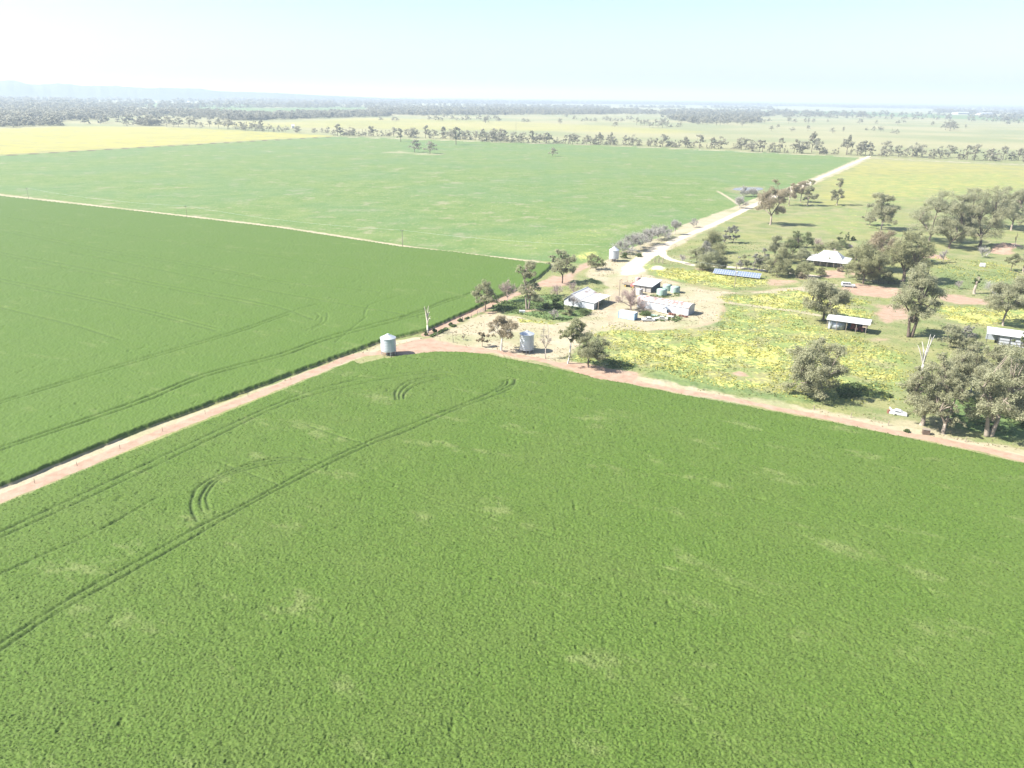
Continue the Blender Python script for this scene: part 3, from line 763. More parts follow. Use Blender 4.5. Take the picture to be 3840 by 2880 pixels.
def bare_parts(seed, h, w, depth=5, tr=None, lean=0.0, trunk=.25, up=.5, twig=.03, kids=3, spread=.75):
    """limbs (MB) and twigs (MB): a dome of fine twigs, or sparse bleached limbs when depth < 5"""
    rng = np.random.default_rng(seed); mb = MB(); tw = MB(); tr = tr or max(.1, h * .022)
    fork = np.array((lean * h * .3, 0, h * trunk))
    mb.tube([(0, 0, -.2), (0, 0, .25), fork], [tr * 1.3, tr, tr * .8], 7)
    dome = depth >= 5 and spread > .72
    nl = 5 + kids if dome else 2 + kids
    tips = []
    for i in range(nl):
        az = 2 * math.pi * (i + rng.uniform(0, .6)) / nl; el = rng.uniform(.15, 1.25) if dome else rng.uniform(.55, 1.3)
        if i == 0: el = 1.4
        rad = rng.uniform(.78, .95)
        e = np.array((math.cos(az) * math.cos(el) * w * .5 * rad, math.sin(az) * math.cos(el) * w * .5 * rad, h * trunk + math.sin(el) * h * (1 - trunk) * rad))
        L = bez(fork, fork * .5 + e * .5 + np.array((0, 0, .10 * h)) + rng.normal(size=3) * .06 * w, e, 7)
        mb.tube(L, np.linspace(tr * .6, max(tr * .10, .03) if depth >= 5 else .07, 7), 5, False); tips.append(L)
        for j in range(3 if dome else 2):
            p = L[rng.integers(2, 5)]; d = (e - fork); d = d / np.linalg.norm(d) + rng.normal(size=3) * .55; d[2] = abs(d[2]) * (1.0 if dome else 1.3)
            q = p + d / np.linalg.norm(d) * w * rng.uniform(.14, .26)
            K = bez(p, (p + q) / 2 + rng.normal(size=3) * .03 * w, q, 5); mb.tube(K, np.linspace(tr * .3, .03 if depth >= 5 else .05, 5), 4, False); tips.append(K)
    if depth >= 5:
        n = int(np.clip(w * h * (14 if dome else 6), 150, 1700))
        for _ in range(n):
            L = tips[rng.integers(len(tips))]; p = L[rng.integers(2, len(L))]
            o = p - fork * (1, 1, .8); o = o / (np.linalg.norm(o) + 1e-6)
            d = o * .8 + rng.normal(size=3) * .6 + np.array((0, 0, .25)); d /= np.linalg.norm(d)
            l = w * rng.uniform(.06, .15) * (1 if dome else .8)
            a = p + rng.normal(size=3) * .02 * w; m = a + d * l * .55 + rng.normal(size=3) * l * .12; b_ = m + (d + rng.normal(size=3) * .4) * l * .5
            tw.tube([a, m, b_], [twig * .9, twig * .75, twig * .5], 3, False)
            c_ = m + (d + rng.normal(size=3) * .8) * l * .45
            tw.tube([m, c_], [twig * .7, twig * .45], 3, False)
    return mb, tw

TREE_N = [0]
def place(bx, by): g = G(bx, by); return (g[0], g[1], 0.0)

def gum(bx, by, ty, wpx, label, leafm='gum', bark=None, name='gum_tree', cat='tree', group=None, wmul=1.0, **kw):
    TREE_N[0] += 1
    h = height(bx, by, ty); w = wpx / ppm(bx, by) * wmul * 1.06
    r = thing(name, place(bx, by), 0, label, cat, group)
    if name == 'garden_tree': kw.setdefault('fat', 1.35)
    kw.setdefault('nleaf', int(np.clip(w * h * 140, 2000, 31000)))
    kw.setdefault('leaf', float(np.clip(.0135 * w, .17, .24)))
    mb, v, q, rnd = gum_parts(1000 + TREE_N[0] * 7, h, w, **kw)
    mb.build('trunk', bark or BARK, r, True)
    np_mesh('crown', v, q, LEAF[leafm], r, False, None, rnd)
    return r

def bare(bx, by, ty, wpx, label, m=None, name='bare_tree', cat='tree', group=None, leaflike=True, **kw):
    TREE_N[0] += 1
    h = height(bx, by, ty); w = wpx / ppm(bx, by)
    r = thing(name, place(bx, by), 0, label, cat, group)
    mb, tw = bare_parts(2000 + TREE_N[0] * 3, h, w, **kw)
    mb.build('trunk', m or TWIG, r, True)
    if tw.v: tw.build('crown', m or TWIG, r, False)
    return r

def bush(bx, by, ty, wpx, label, leafm='green', name='shrub', cat='shrub', group=None, n=None, leaf=None, ncl=22, bare=.03, **kw):
    return gum(bx, by, ty, wpx, label, leafm, BARKD, name, cat, group, ncl=ncl, bare=bare, hollow=.35, cl=(.15, .25), forks=3, fat=1.5, **kw)

# --- trees round the barn and silos
gum(1820, 1166, 1049, 98, 'round dense olive gum on a short trunk at the lane gate', 'gum', BARKD, bare=.24, ncl=34, top=.6)
bare(1903, 1132, 1056, 82, 'leafless pinkish dome-shaped tree between two gums beside the red lane', TWIGP, depth=6, kids=3, trunk=.22, spread=1.0)
gum(1978, 1163, 975, 92, 'tall ragged gum with two trunks growing out of the green thicket beside the barn', 'gum', BARK, bare=.22, ncl=36, split=True, lean=.02)
gum(2108, 1062, 935, 92, 'gum tree with dark forked trunk on bare red soil behind the barn', 'gum', BARKD, bare=.25, ncl=32, lean=.02)
gum(2068, 1010, 958, 40, 'small grey-green gum at the corner of the crop behind the taller gums', 'gum', BARK, bare=.3, ncl=14)
gum(2235, 1011, 952, 74, 'low spreading bushy gum standing alone left of the far silo', 'olive', BARKD, bare=.10, ncl=24, forks=6)
gum(1880, 1314, 1181, 112, 'russet brown gum with a leaning white trunk beside the tall silo', 'brown', BARKW, bare=.38, ncl=26, lean=.06, cl=(.10, .2))
gum(1808, 1299, 1246, 42, 'small young brown gum left of the russet gum', 'brown', BARK, bare=.36, ncl=10, leaf=.3)
gum(1738, 1276, 1249, 14, 'tiny thin sapling with brown leaves on the verge', 'brown', TWIG, bare=.3, ncl=6, leaf=.2, nleaf=220, name='sapling')
bare(2045, 1344, 1215, 76, 'pale leafless young tree between the tall silo and the white trunked gum', plain('pale_wood', (.30, .26, .22)), depth=5, kids=2, trunk=.3, tr=.14, spread=.7, twig=.022)
gum(2129, 1363, 1190, 96, 'slender gum with a tall bent white trunk and light crown', 'olive', BARKW, bare=.47, ncl=24, lean=.18, tr=.24, lobes=None)
gum(2206, 1378, 1240, 150, 'dense leafy gum at the track edge casting a wide shadow', 'pale', BARKD, bare=.24, ncl=40, top=.5)
bare(1604, 1249, 1140, 78, 'bleached dead tree without twigs by the lane behind the nearest silo', plain('bleached_wood', (.42, .385, .32)), 'dead_tree', depth=4, kids=4, trunk=.28, tr=.34, spread=.75, twig=.03, up=1.2)
bare(2078, 1198, 1160, 56, 'low leafless grey bush tree in front of the barn thicket', TWIG, depth=5, trunk=.2, spread=1.0)
bare(2149, 1158, 1100, 60, 'leafless tree against the sunlit gable of the barn', TWIG, depth=5, trunk=.22, spread=.8, kids=2)
bare(2090, 1112, 1070, 70, 'leafless grey bushes behind the thicket, nearest the barn roof', TWIGP, 'bare_shrub', 'shrub', depth=5, trunk=.12, spread=1.2)
bare(2150, 1100, 1062, 60, 'leafless pinkish bushes between the barn and the red earth heap', TWIGP, 'bare_shrub', 'shrub', depth=5, trunk=.12, spread=1.2)
bush(2085, 1158, 1117, 42, 'dense dark green shrub pressed against the barn end', 'weed')
bush(2050, 1160, 1134, 40, 'bright green rounded shrub left of the dark one at the barn end', 'weed')
bush(2010, 1130, 1108, 60, 'low yellowish green bush behind the two-trunked gum', 'pale')
bush(2190, 1178, 1158, 60, 'low green weedy bush along the foot of the barn wall', 'weed')
bush(2130, 1185, 1150, 50, 'grey-green bush in front of the barn gable', 'olive')
bush(1597, 1257, 1238, 16, 'small dark tuft bush at the foot of the dead tree, left side', 'weed')
bush(1630, 1247, 1232, 18, 'small dark tuft bush right of the dead tree', 'weed')
bush(1725, 1205, 1193, 18, 'dark tuft bush on the lane verge near the strainer post', 'weed')
bush(1690, 1222, 1209, 16, 'lower dark tuft bush on the lane verge', 'weed')
# --- leafless row along the gravel road
ROWG = 'leafless grey trees along the gravel road'
for i, (bx, by, ty, w) in enumerate([(2336, 952, 905, 70), (2372, 941, 888, 74), (2402, 930, 882, 60), (2437, 917, 864, 68), (2467, 899, 850, 64), (2494, 891, 848, 50), (2530, 880, 826, 44), (2601, 853, 825, 34), (2773, 781, 743, 50)]):
    lab = 'leafless grey tree in the row beside the gravel road, past the far silo'
    if i == 7: lab = 'small lone leafless tree between the gravel road row and the pond'
    elif i == 8: lab = 'leafless tree by the gravel road just below the pond'
    elif i == 0: lab = 'leafless grey tree directly behind the far silo'
    elif i == 6: lab = 'last leafless tree at the far end of the roadside row'
    bare(bx, by, ty - 4, w * 1.3, lab, TWIGG, group=ROWG, depth=6 if i < 6 else 5, trunk=.2, spread=1.0, twig=.035)
for i, (bx, by, ty, w) in enumerate([(2790, 737, 702, 46), (2825, 738, 704, 50)]):
    bare(bx, by, ty, w, ['leafless lilac-grey thicket at the left of the pond edge', 'leafless lilac-grey thicket at the right of the pond edge'][i], TWIGG, 'bare_shrub', 'shrub', depth=5, trunk=.12, spread=1.3, twig=.05)
bush(2395, 963, 950, 22, 'dark green bush beside the far silo under the bare trees', 'weed'); bush(2338, 968, 946, 28, 'green bush in the shade right of the far silo', 'weed')
bare(2365, 1162, 1083, 112, 'large spreading leafless pinkish tree behind the blue container', TWIGP, depth=6, kids=3, trunk=.16, spread=1.2, tr=.3, twig=.028)
bare(2410, 1172, 1135, 60, 'low leafless bush between the bare tree and the long shed', TWIGP, 'bare_shrub', 'shrub', depth=5, trunk=.12, spread=1.3)
bush(2418, 1182, 1168, 46, 'low green weeds bush between container and long shed', 'weed')
# --- trees right of the road
gum(2888, 843, 672, 108, 'big brownish gum beside the road right of the pond, nearest of its clump', 'brown', BARK, bare=.22, ncl=40)
gum(2958, 771, 684, 60, 'gum in the roadside clump, second from the left behind the big brown one', 'brown', BARK, bare=.3, ncl=22)
gum(3002, 758, 676, 62, 'pale-trunked gum in the roadside clump, third from the left', 'brown', BARK, bare=.32, ncl=22)
gum(3028, 771, 672, 56, 'slim gum at the right end of the roadside clump', 'gum', BARK, bare=.2, ncl=20)
gum(3138, 770, 667, 54, 'slim upright gum standing alone in the yellow paddock', 'gum', BARK, bare=.15, ncl=24)
gum(3304, 861, 722, 112, 'broad grey gum alone between the house and the far tree cluster', 'gum', BARK, bare=.16, ncl=38)
gum(3262, 845, 762, 60, 'smaller gum tucked against the left side of the broad grey gum', 'gum', BARK, bare=.12, ncl=18)
gum(3486, 906, 706, 180, 'large gum at the left end of the right-hand tree cluster, pale trunk', 'gum', BARK, bare=.10, ncl=54)
gum(3560, 932, 752, 130, 'dark dense gum low in the middle of the right-hand tree cluster', 'gum', BARKD, bare=.08, ncl=38)
gum(3669, 932, 690, 176, 'tallest gum of the right-hand tree cluster above the fallen grey crown', 'gum', BARKD, bare=.14, ncl=54)
gum(3610, 850, 700, 120, 'gum at the back of the right-hand tree cluster, between its large members', 'gum', BARK, bare=.06, ncl=40)
gum(3735, 850, 694, 92, 'gum with spreading pale limbs near the right edge behind the red heap', 'gum', BARK, bare=.15, ncl=34)
gum(3792, 864, 706, 110, 'gum at the right edge of the cluster with forked pale trunk', 'gum', BARK, bare=.16, ncl=36)
gum(3845, 830, 720, 90, 'gum cut by the right edge of the photo in the far cluster', 'gum', BARK, bare=.22, ncl=24)
bare(3682, 965, 924, 56, 'fallen grey dead crown lying under the tallest cluster gum', TWIGG, 'dead_tree', depth=5, trunk=.1, spread=1.4)
bare(3800, 941, 868, 16, 'thin dead pole-like tree before the red heap', BARK, 'dead_tree', depth=3, kids=2, trunk=.5, tr=.2, spread=.4)
gum(3790, 1017, 952, 56, 'small leaning gum with bent dark trunk near the white box', 'olive', BARKD, bare=.42, ncl=14, lean=.1)
gum(3836, 1020, 905, 60, 'gum at the right edge above the small leaning gum', 'gum', BARK, bare=.3, ncl=18)
bare(3535, 985, 935, 44, 'leafless greyish tree between the house gums and the cluster', TWIG, depth=5, trunk=.25)
# --- house garden
gum(2749, 911, 842, 46, 'silvery grey round tree, right one of a pair beyond the garden', 'grey', BARKD, bare=.12, ncl=16)
gum(2719, 912, 850, 40, 'silvery grey round tree, left one of a pair beyond the garden', 'grey', BARKD, bare=.12, ncl=14)
bush(2670, 948, 861, 86, 'tall grey-green tree with rounded top at the back of the drive shrubbery', 'olive', 'garden_tree' and 'garden_tree', 'tree', bare=.1)
bush(2612, 986, 920, 70, 'pale weeping willow-like tree beside the drive junction', 'pale', 'garden_tree', 'tree', bare=.12)
bush(2650, 990, 900, 60, 'grey bushy tree in the middle of the drive shrubbery', 'grey', 'garden_tree', 'tree', bare=.1)
bush(2663, 1014, 938, 90, 'rounded pale green tree at the left end of the solar panels', 'pale', 'garden_tree', 'tree', bare=.1, ncl=16)
bush(2704, 1014, 960, 46, 'darker green tree close behind the left end of the solar panels', 'olive', 'garden_tree', 'tree', bare=.1)
bare(2557, 990, 954, 40, 'small leafless tree by the drive junction', TWIG, depth=5, trunk=.25)
GTR = 'thin pale trees behind the solar panels'
for i, (bx, by, ty, w) in enumerate([(2776, 1008, 962, 38), (2800, 1011, 953, 42), (2826, 1014, 950, 40), (2846, 1017, 955, 40)]):
    gum(bx, by, ty, w, ['thin pale greyish tree behind the solar panels, leftmost of four', 'thin pale greyish tree behind the middle of the solar panels', 'thin pale greyish tree behind the solar panels, third of four', 'thin pale greyish tree behind the right part of the solar panels'][i], ['grey', 'pale', 'grey', 'pale'][i], BARK, 'garden_tree', 'tree', GTR, bare=.18, ncl=14)
gum(2913, 1037, 947, 84, 'dense dark green tree right of the solar panels with deep shade below', 'olive', BARKD, 'garden_tree', 'tree', bare=.12, ncl=30, top=.4)
gum(2970, 966, 863, 64, 'dark domed tree behind the garden, left of a similar one', 'green', BARKD, 'garden_tree', 'tree', bare=.18, ncl=22)
gum(3025, 930, 868, 54, 'dark green domed tree at the back left of the house', 'green', BARKD, 'garden_tree', 'tree', bare=.1, ncl=18)
gum(2904, 960, 882, 66, 'grey-green spreading tree left of the dark domed garden tree', 'pale', BARKD, 'garden_tree', 'tree', bare=.12, ncl=20)
bush(3006, 980, 928, 72, 'light green tree touching the left end of the house roof', 'pale', 'garden_tree', 'tree', ncl=16)
gum(3027, 1043, 984, 82, 'low olive tree in front of the house on red soil', 'olive', BARKD, 'garden_tree', 'tree', bare=.2, ncl=20)
gum(2988, 1040, 998, 40, 'small olive tree left of the one in front of the house', 'olive', BARKD, 'garden_tree', 'tree', bare=.2, ncl=12)
gum(3110, 1000, 965, 28, 'small bright shrub tree before the house verandah', 'pale', BARKD, 'garden_tree', 'tree', bare=.1, ncl=9)
gum(3053, 992, 950, 30, 'young pale-trunked tree before the left verandah', 'grey', BARKW, 'garden_tree', 'tree', bare=.45, ncl=8, nleaf=400)
bush(3150, 1018, 1000, 26, 'round brown bush before the house, beside the white garden tank', 'brown')
bush(3120, 934, 904, 60, 'dark hedge behind the left half of the house', 'olive', 'hedge')
bush(3160, 930, 898, 50, 'dark hedge behind the right half of the house', 'green', 'hedge')
for i, (bx, by, ty, w) in enumerate([(3146, 900, 869, 19), (3176, 903, 871, 18), (3200, 902, 886, 18)]):
    gum(bx, by, ty, w, ['dark columnar cypress behind the house, left of two', 'dark columnar cypress behind the house, right of two', 'short rounded cypress beside the pair behind the house'][i], 'green', BARKD, 'cypress', 'tree', bare=.06, ncl=14, leaf=.4, nleaf=1000, cl=(.2, .3))
bare(3068, 925, 894, 50, 'leafless mauve-grey shrub tree behind the house garden', TWIGP, depth=5, trunk=.15, spread=1.1)
bush(3185, 926, 916, 24, 'lilac flowering bush behind the house', 'lilac', leaf=.35)
gum(3236, 1064, 905, 150, 'huge olive gum in front of the right end of the house', 'olive', BARKD, bare=.2, ncl=44)
gum(3385, 1055, 868, 170, 'huge dark-trunked gum right of the house, over the dark stockyard', 'olive', BARKD, bare=.22, ncl=48, tr=.8)
gum(3300, 1015, 862, 130, 'pale topped gum behind the two huge gums by the house', 'brown', BARK, bare=.3, ncl=34)
gum(3420, 985, 868, 90, 'gum at the back right of the huge gums by the house', 'olive', BARK, bare=.25, ncl=24)
gum(3180, 1040, 985, 34, 'slim young gum beside the white off-road wagon', 'olive', BARK, bare=.25, ncl=10)
gum(3412, 1264, 984, 176, 'very tall twin-trunked gum on the right, left of the open yellow paddock', 'gum', BARKD, bare=.17, ncl=54, split=True, tr=.62, top=.3)
gum(3761, 1222, 1036, 150, 'spreading gum with forked pale trunk behind the right-hand shed', 'gum', BARK, bare=.28, ncl=34, forks=5)
gum(3560, 1300, 1213, 96, 'scrubby grey gum below the very tall twin-trunked gum', 'gum', BARK, bare=.15, ncl=20)
gum(3625, 1290, 1220, 60, 'pale scrubby tree left of the right-hand shed', 'grey', BARK, bare=.2, ncl=16)
bush(3640, 1315, 1268, 70, 'low olive scrub before the right-hand shed', 'olive')
gum(3086, 1201, 1046, 176, 'wind-shaped grey gum beside the open tank shelter', 'gum', BARKD, bare=.16, ncl=36, tr=.42)
gum(3050, 1486, 1270, 224, 'wide shaggy gum alone on flowers by the track, foliage down to the ground', 'gum', BARK, bare=.02, ncl=62)
gum(3456, 1594, 1316, 182, 'large gum with short pale split trunk near the wrecked white panels', 'gum', BARK, bare=.12, ncl=56, tr=.55, split=False)
gum(3536, 1626, 1405, 120, 'gum with a knobbly pale trunk second from left in the near right group', 'gum', BARK, bare=.16, ncl=40, tr=.48)
gum(3707, 1637, 1286, 236, 'largest near gum with two pale trunks at bottom right', 'gum', BARK, bare=.14, ncl=66, split=True, tr=.6)
gum(3600, 1500, 1278, 170, 'gum behind the near right group, crown between its two biggest trees', 'gum', BARKD, bare=.2, ncl=36)
gum(3850, 1530, 1290, 130, 'gum cut by the right edge behind the largest near gum', 'olive', BARKD, bare=.2, ncl=32)
gum(3822, 1330, 1245, 50, 'dark green gum against the right end of the right-hand shed', 'green', BARKD, bare=.2, ncl=16)
bare(3446, 1440, 1232, 84, 'tall bleached dead tree rising above the near right gums', plain('silver_wood', (.40, .38, .35)), 'dead_tree', depth=4, kids=3, trunk=.36, tr=.34, spread=.7, twig=.04)
bare(3640, 1470, 1372, 60, 'silvery dead branches showing between the near right gums', plain('grey_wood', (.34, .32, .30)), 'dead_tree', depth=4, kids=3, trunk=.3, tr=.2)
gum(3653, 1102, 1032, 24, 'vine covered stump with a bright green leafy top', 'weed', BARK, 'stump_tree', 'tree', bare=.55, ncl=8, leaf=.35, tr=.55, nleaf=700)
bare(3720, 1100, 1068, 90, 'leafless grey scrub along the fence right of the vine covered stump', TWIGG, 'bare_shrub', 'shrub', depth=5, trunk=.1, spread=1.5)
bare(3595, 1085, 1050, 40, 'small leafless bush left of the vine covered stump', TWIG, 'bare_shrub', 'shrub', depth=5, trunk=.15)
bush(3330, 1490, 1476, 24, 'green tussock under the shaggy lone gum', 'weed')
bush(3400, 1620, 1610, 18, 'low green tussock on the track verge', 'weed')

for i, (bx, by, ty, w, lm, lab) in enumerate([
    (2700, 985, 935, 60, 'olive', 'grey-green tree between the drive shrubbery and the lawn'), (2635, 1012, 968, 60, 'olive', 'low round shrub at the left foot of the shrubbery by the gravel drive'),
    (2875, 1020, 960, 56, 'pale', 'pale bushy tree between the thin trees and the dense dark tree'), (2860, 985, 930, 50, 'grey', 'greyish tree behind the thin pale trees'),
    (2940, 985, 905, 70, 'olive', 'olive tree filling the gap left of the dark domed tree'), (2955, 1030, 985, 50, 'olive', 'round shrub right of the dense dark tree'),
    (3070, 955, 915, 50, 'olive', 'shrub behind the left roof hip of the house'), (3200, 975, 925, 56, 'olive', 'leafy tree behind the right end of the house roof'),
    (3075, 1035, 1000, 44, 'olive', 'olive shrub right of the low tree before the house'), (3010, 1045, 1018, 40, 'brown', 'brownish low shrub at the red soil edge before the house'),
    (2985, 930, 880, 60, 'olive', 'tall olive tree at the back between two dark domed trees'), (3215, 1050, 1000, 50, 'olive', 'low leafy shrub under the huge olive gum'),
    (3270, 1060, 985, 70, 'olive', 'shrubby growth between the two huge gums'), (3330, 1062, 1010, 70, 'green', 'dark shrub under the huge dark-trunked gum')]):
    bush(bx, by, ty, w, lab, lm, 'garden_tree', 'tree', ncl=20)
for i, (bx, by, ty, w, lab) in enumerate([(3590, 1310, 1250, 70, 'grey scrub tree between tall twin gum and right-hand shed'), (3690, 1480, 1285, 150, 'gum filling the gap behind the largest near gum'), (3780, 1560, 1330, 170, 'gum at the lower right edge behind the two pale trunks'), (3560, 1480, 1345, 100, 'gum behind the split-trunk gum, top visible beside it')]):
    gum(bx, by, ty, w, lab, 'gum', BARKD, bare=.12, ncl=34)
# --- trees standing in the pasture and the tree line behind it
FT = {}
def far_template(kind, seed, leafm):
    k = (kind, seed, leafm)
    if k in FT: return FT[k]
    pr = {'broad': dict(h=1.0, w=1.05, bare=.2, ncl=22, cl=(.10, .18)), 'tall': dict(h=1.0, w=.55, bare=.28, ncl=18, cl=(.15, .26)),
          'bushy': dict(h=1.0, w=.95, bare=.05, ncl=16, cl=(.14, .24)), 'open': dict(h=1.0, w=.85, bare=.36, ncl=13, cl=(.10, .2)), 'slim': dict(h=1.0, w=.40, bare=.06, ncl=12, cl=(.2, .34))}[kind]
    pr = dict(pr); h = pr.pop('h') * 16; w = pr.pop('w') * 16
    mb, v, q, rnd = gum_parts(seed, h, w, nleaf=1350, leaf=.62, tr=.36, forks=4, **pr)
    # trunk and crown in one mesh with two materials
    tv = np.array(mb.v); tq = np.array([f for f in mb.f if len(f) == 4]); n0 = len(v)
    V = np.concatenate([v, tv]); Q = np.concatenate([q, tq + n0])
    mi = np.concatenate([np.zeros(len(q)), np.ones(len(tq))]); rr = np.concatenate([rnd, np.full(len(tq), .5)])
    o = np_mesh('gum_tree', V, Q, [LEAF[leafm], BARKD], None, False, mi, rr)
    me = o.data; bpy.data.objects.remove(o); FT[k] = me; return me

rf = random.Random(5)
def far_tree(bx, by, hm, kind, label, group=None, name='gum_tree', wk=1.0, leafm=None):
    leafm = leafm or rf.choice(['far', 'far', 'fard'])
    me = far_template(kind, 300 + rf.randrange(3) + sum(map(ord, kind)) % 50, leafm)
    o = bpy.data.objects.new(name, me); COL.objects.link(o)
    g = G(bx, by); o.location = (g[0], g[1], 0); s = hm / 16.0
    o.scale = (s * wk, s * wk, s); o.rotation_euler = (0, 0, rf.uniform(0, 6.28))
    return tag(o, label, 'tree', group)

for (bx, by, ty, kind, lab, wk) in [
    (1554, 571, 523, 'broad', 'dark spreading tree in the pasture, left of a pair on a bare patch', 1.1), (1612, 576, 529, 'broad', 'greyish spreading tree in the pasture, right of a pair on a bare patch', 1.15),
    (1503, 531, 480, 'tall', 'dark upright tree at the pasture edge behind the pair on the bare patch', 1.0), (1710, 543, 474, 'tall', 'tallest dark upright tree at the pasture edge right of the pair', 1.0),
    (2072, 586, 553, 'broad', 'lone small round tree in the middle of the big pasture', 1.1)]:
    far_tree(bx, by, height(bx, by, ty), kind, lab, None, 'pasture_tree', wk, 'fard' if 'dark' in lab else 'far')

row = []
for x in (10, 45, 100, 160, 190, 240, 280, 325, 380, 470, 492, 600, 612): row.append((F2(x, 418 + x * .035), 'behind the right end of the yellow canola', .95))
for x in (678, 732): row.append((F2(x, 440), 'at the tip of the yellow canola', .9))
for x in (775, 810, 835, 860, 885, 910, 945, 985, 1020, 1045, 1085, 1110, 1140, 1175, 1215, 1240, 1275): row.append((F2(x, 463 + (x - 780) * .012), 'between the canola tip and the pasture pair', 1.05))
for x in (1395, 1425, 1445, 1540, 1570, 1605, 1680, 1690, 1745, 1770, 1830, 1860, 1885, 1915, 1950, 1985, 2010, 2045, 2080, 2120, 2150, 2190): row.append((F2(x, 478 + (x - 1395) * .036), 'behind the pasture pair', 1.05))
for x in (15, 50, 95, 130, 165, 215, 255, 275, 310, 350, 385, 415, 445, 475, 530, 550, 610, 680, 705, 740, 775, 820, 850, 880, 910, 945, 960, 1010, 1040, 1060, 1165, 1185, 1220, 1270): row.append((F3(x, 492 + x * .026), 'above the lone round pasture tree', 1.0))
for x in (1340, 1360, 1410, 1455, 1500, 1530, 1555, 1590, 1635, 1655, 1700, 1750, 1810, 1845, 1870, 1905, 2025, 2060, 2085, 2120, 2170): row.append((F3(x, 527 + (x - 1270) * .035), 'well left of the road end', 1.0))
for x in (40, 100, 125, 180, 205, 265, 300, 375, 400, 440, 580, 615, 640, 725): row.append((F4(x, 570 + x * .036), 'just left of the road end', 1.05))
for x, y in ((830, 600), (880, 602), (905, 600), (945, 600), (980, 602)): row.append((F4(x, y), 'at the gravel road end', 1.1))
for x, y in ((1075, 608), (1115, 602), (1210, 615), (1270, 612), (1320, 616), (1350, 614), (1400, 612), (1455, 627), (1485, 628), (1545, 625), (1605, 618), (1690, 635), (1720, 632), (1755, 640), (1815, 640), (1915, 642), (1945, 640), (1985, 648), (2040, 640), (2065, 638), (2110, 640), (2165, 642), (2205, 655)): row.append((F4(x, y), 'right of the road end', 1.15))
KL = {'broad': 'broad-crowned', 'tall': 'narrow', 'bushy': 'low bushy', 'open': 'open-crowned', 'slim': 'slim small'}
for (px, py), where, k in row:
    kind = rf.choice(['broad', 'broad', 'tall', 'open', 'bushy', 'bushy', 'broad', 'slim'])
    hm = rf.uniform(12, 19) * k * {'broad': 1.0, 'tall': 1.1, 'bushy': .72, 'open': 1.05, 'slim': .6}[kind]
    if rf.random() < .6: far_tree(px + rf.uniform(-14, 14), py + rf.uniform(-3, 1), rf.uniform(5, 9), 'bushy', 'low bushy gum in the tree line %s' % where, 'trees in the line along the far side of the pasture', 'gum_tree', rf.uniform(1.0, 1.4))
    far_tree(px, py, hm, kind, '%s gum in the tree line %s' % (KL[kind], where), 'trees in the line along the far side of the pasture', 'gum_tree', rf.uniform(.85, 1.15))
for (x, y, h_) in ((518, 578, 29), (795, 598, 27)):
    px, py = F4(x, y); far_tree(px, py, h_, 'open', 'tallest thin gum of the tree line %s' % ('left of the gravel road' if x < 600 else 'nearest the gravel road'), None, 'gum_tree', .8)

sc = []
for x, y in ((195, 408), (245, 385), (360, 412), (488, 408), (685, 425), (768, 415), (1010, 405), (955, 402), (1067, 413), (1160, 425), (1195, 430), (1745, 386), (1205, 362), (1030, 350), (900, 352), (640, 344), (180, 335), (335, 348), (385, 345), (465, 345), (490, 346), (530, 342), (1480, 366), (1250, 345), (110, 345), (140, 348)): sc.append((F4(x, y), 'scattered over the plain beyond the gravel road end', 10 if y > 380 else 12))
for x, y in ((1585, 400), (1620, 405), (1650, 395), (1600, 385), (1640, 370)): sc.append((F4(x, y), 'clumped together on the plain at far right', 18))
for x, y in ((85, 292), (125, 290), (180, 292), (220, 293), (288, 296), (340, 322), (378, 300), (432, 299), (500, 301), (545, 301), (660, 303), (695, 306), (800, 306), (840, 305), (925, 306), (965, 306), (1000, 307), (1110, 315), (1150, 315), (1240, 317), (1330, 319), (1400, 319), (1520, 322), (1910, 332), (2000, 332), (2075, 360), (2165, 355), (2130, 335)): sc.append((F4(x, y), 'strung along the far paddock edge at right', 14))
for x, y in ((820, 336), (848, 330), (880, 332), (915, 336), (1075, 376), (45, 345), (65, 322), (120, 312), (150, 332), (348, 342), (385, 342), (685, 300), (755, 318), (640, 352)): sc.append((F3(x, y), 'scattered above the cream strip mid-picture', 12))
for x, y in ((990, 322), (1020, 332), (1045, 334), (1075, 330), (1105, 333), (1135, 336), (1180, 322), (1210, 322), (1250, 360), (1280, 362), (1310, 362), (1340, 350), (1350, 378), (1378, 380), (1400, 360), (1420, 378), (1455, 380), (1490, 376), (1525, 376), (1575, 378), (1600, 374), (1440, 345), (1480, 340), (1740, 355), (1775, 355), (1810, 352), (1885, 362), (1915, 360), (1970, 355), (2050, 352), (2130, 345), (2165, 352), (2090, 372)): sc.append((F3(x, y), 'in the wooded patch right of centre', 14))
for x, y in ((270, 285), (390, 282), (450, 282), (505, 282), (585, 287), (660, 282)): sc.append((F3(x, y), 'along the front of the central wood', 15))
for x, y in ((1280, 345), (1305, 343), (1170, 340), (1575, 336), (1630, 343), (1670, 342), (1700, 316), (1765, 332), (1805, 342), (1850, 338), (1890, 343), (1980, 335), (2035, 357), (2058, 332), (2115, 327), (2145, 345)): sc.append((F2(x, y), 'above the cream strip left of centre', 14))
for x, y in ((1030, 493), (1060, 492), (1195, 490), (1225, 490), (1260, 488), (1385, 498), (1440, 500), (1480, 500), (1570, 503), (1625, 500), (1675, 508), (1740, 505), (1815, 515), (1890, 517), (1900, 515), (1955, 520), (2010, 523), (2040, 520), (2120, 528), (2165, 530)): sc.append((F1(x, y), 'along the back edge of the yellow canola', 15))
sc.sort(key=lambda q: -q[0][1])
rest = sc[80:]; sc = sc[:80]
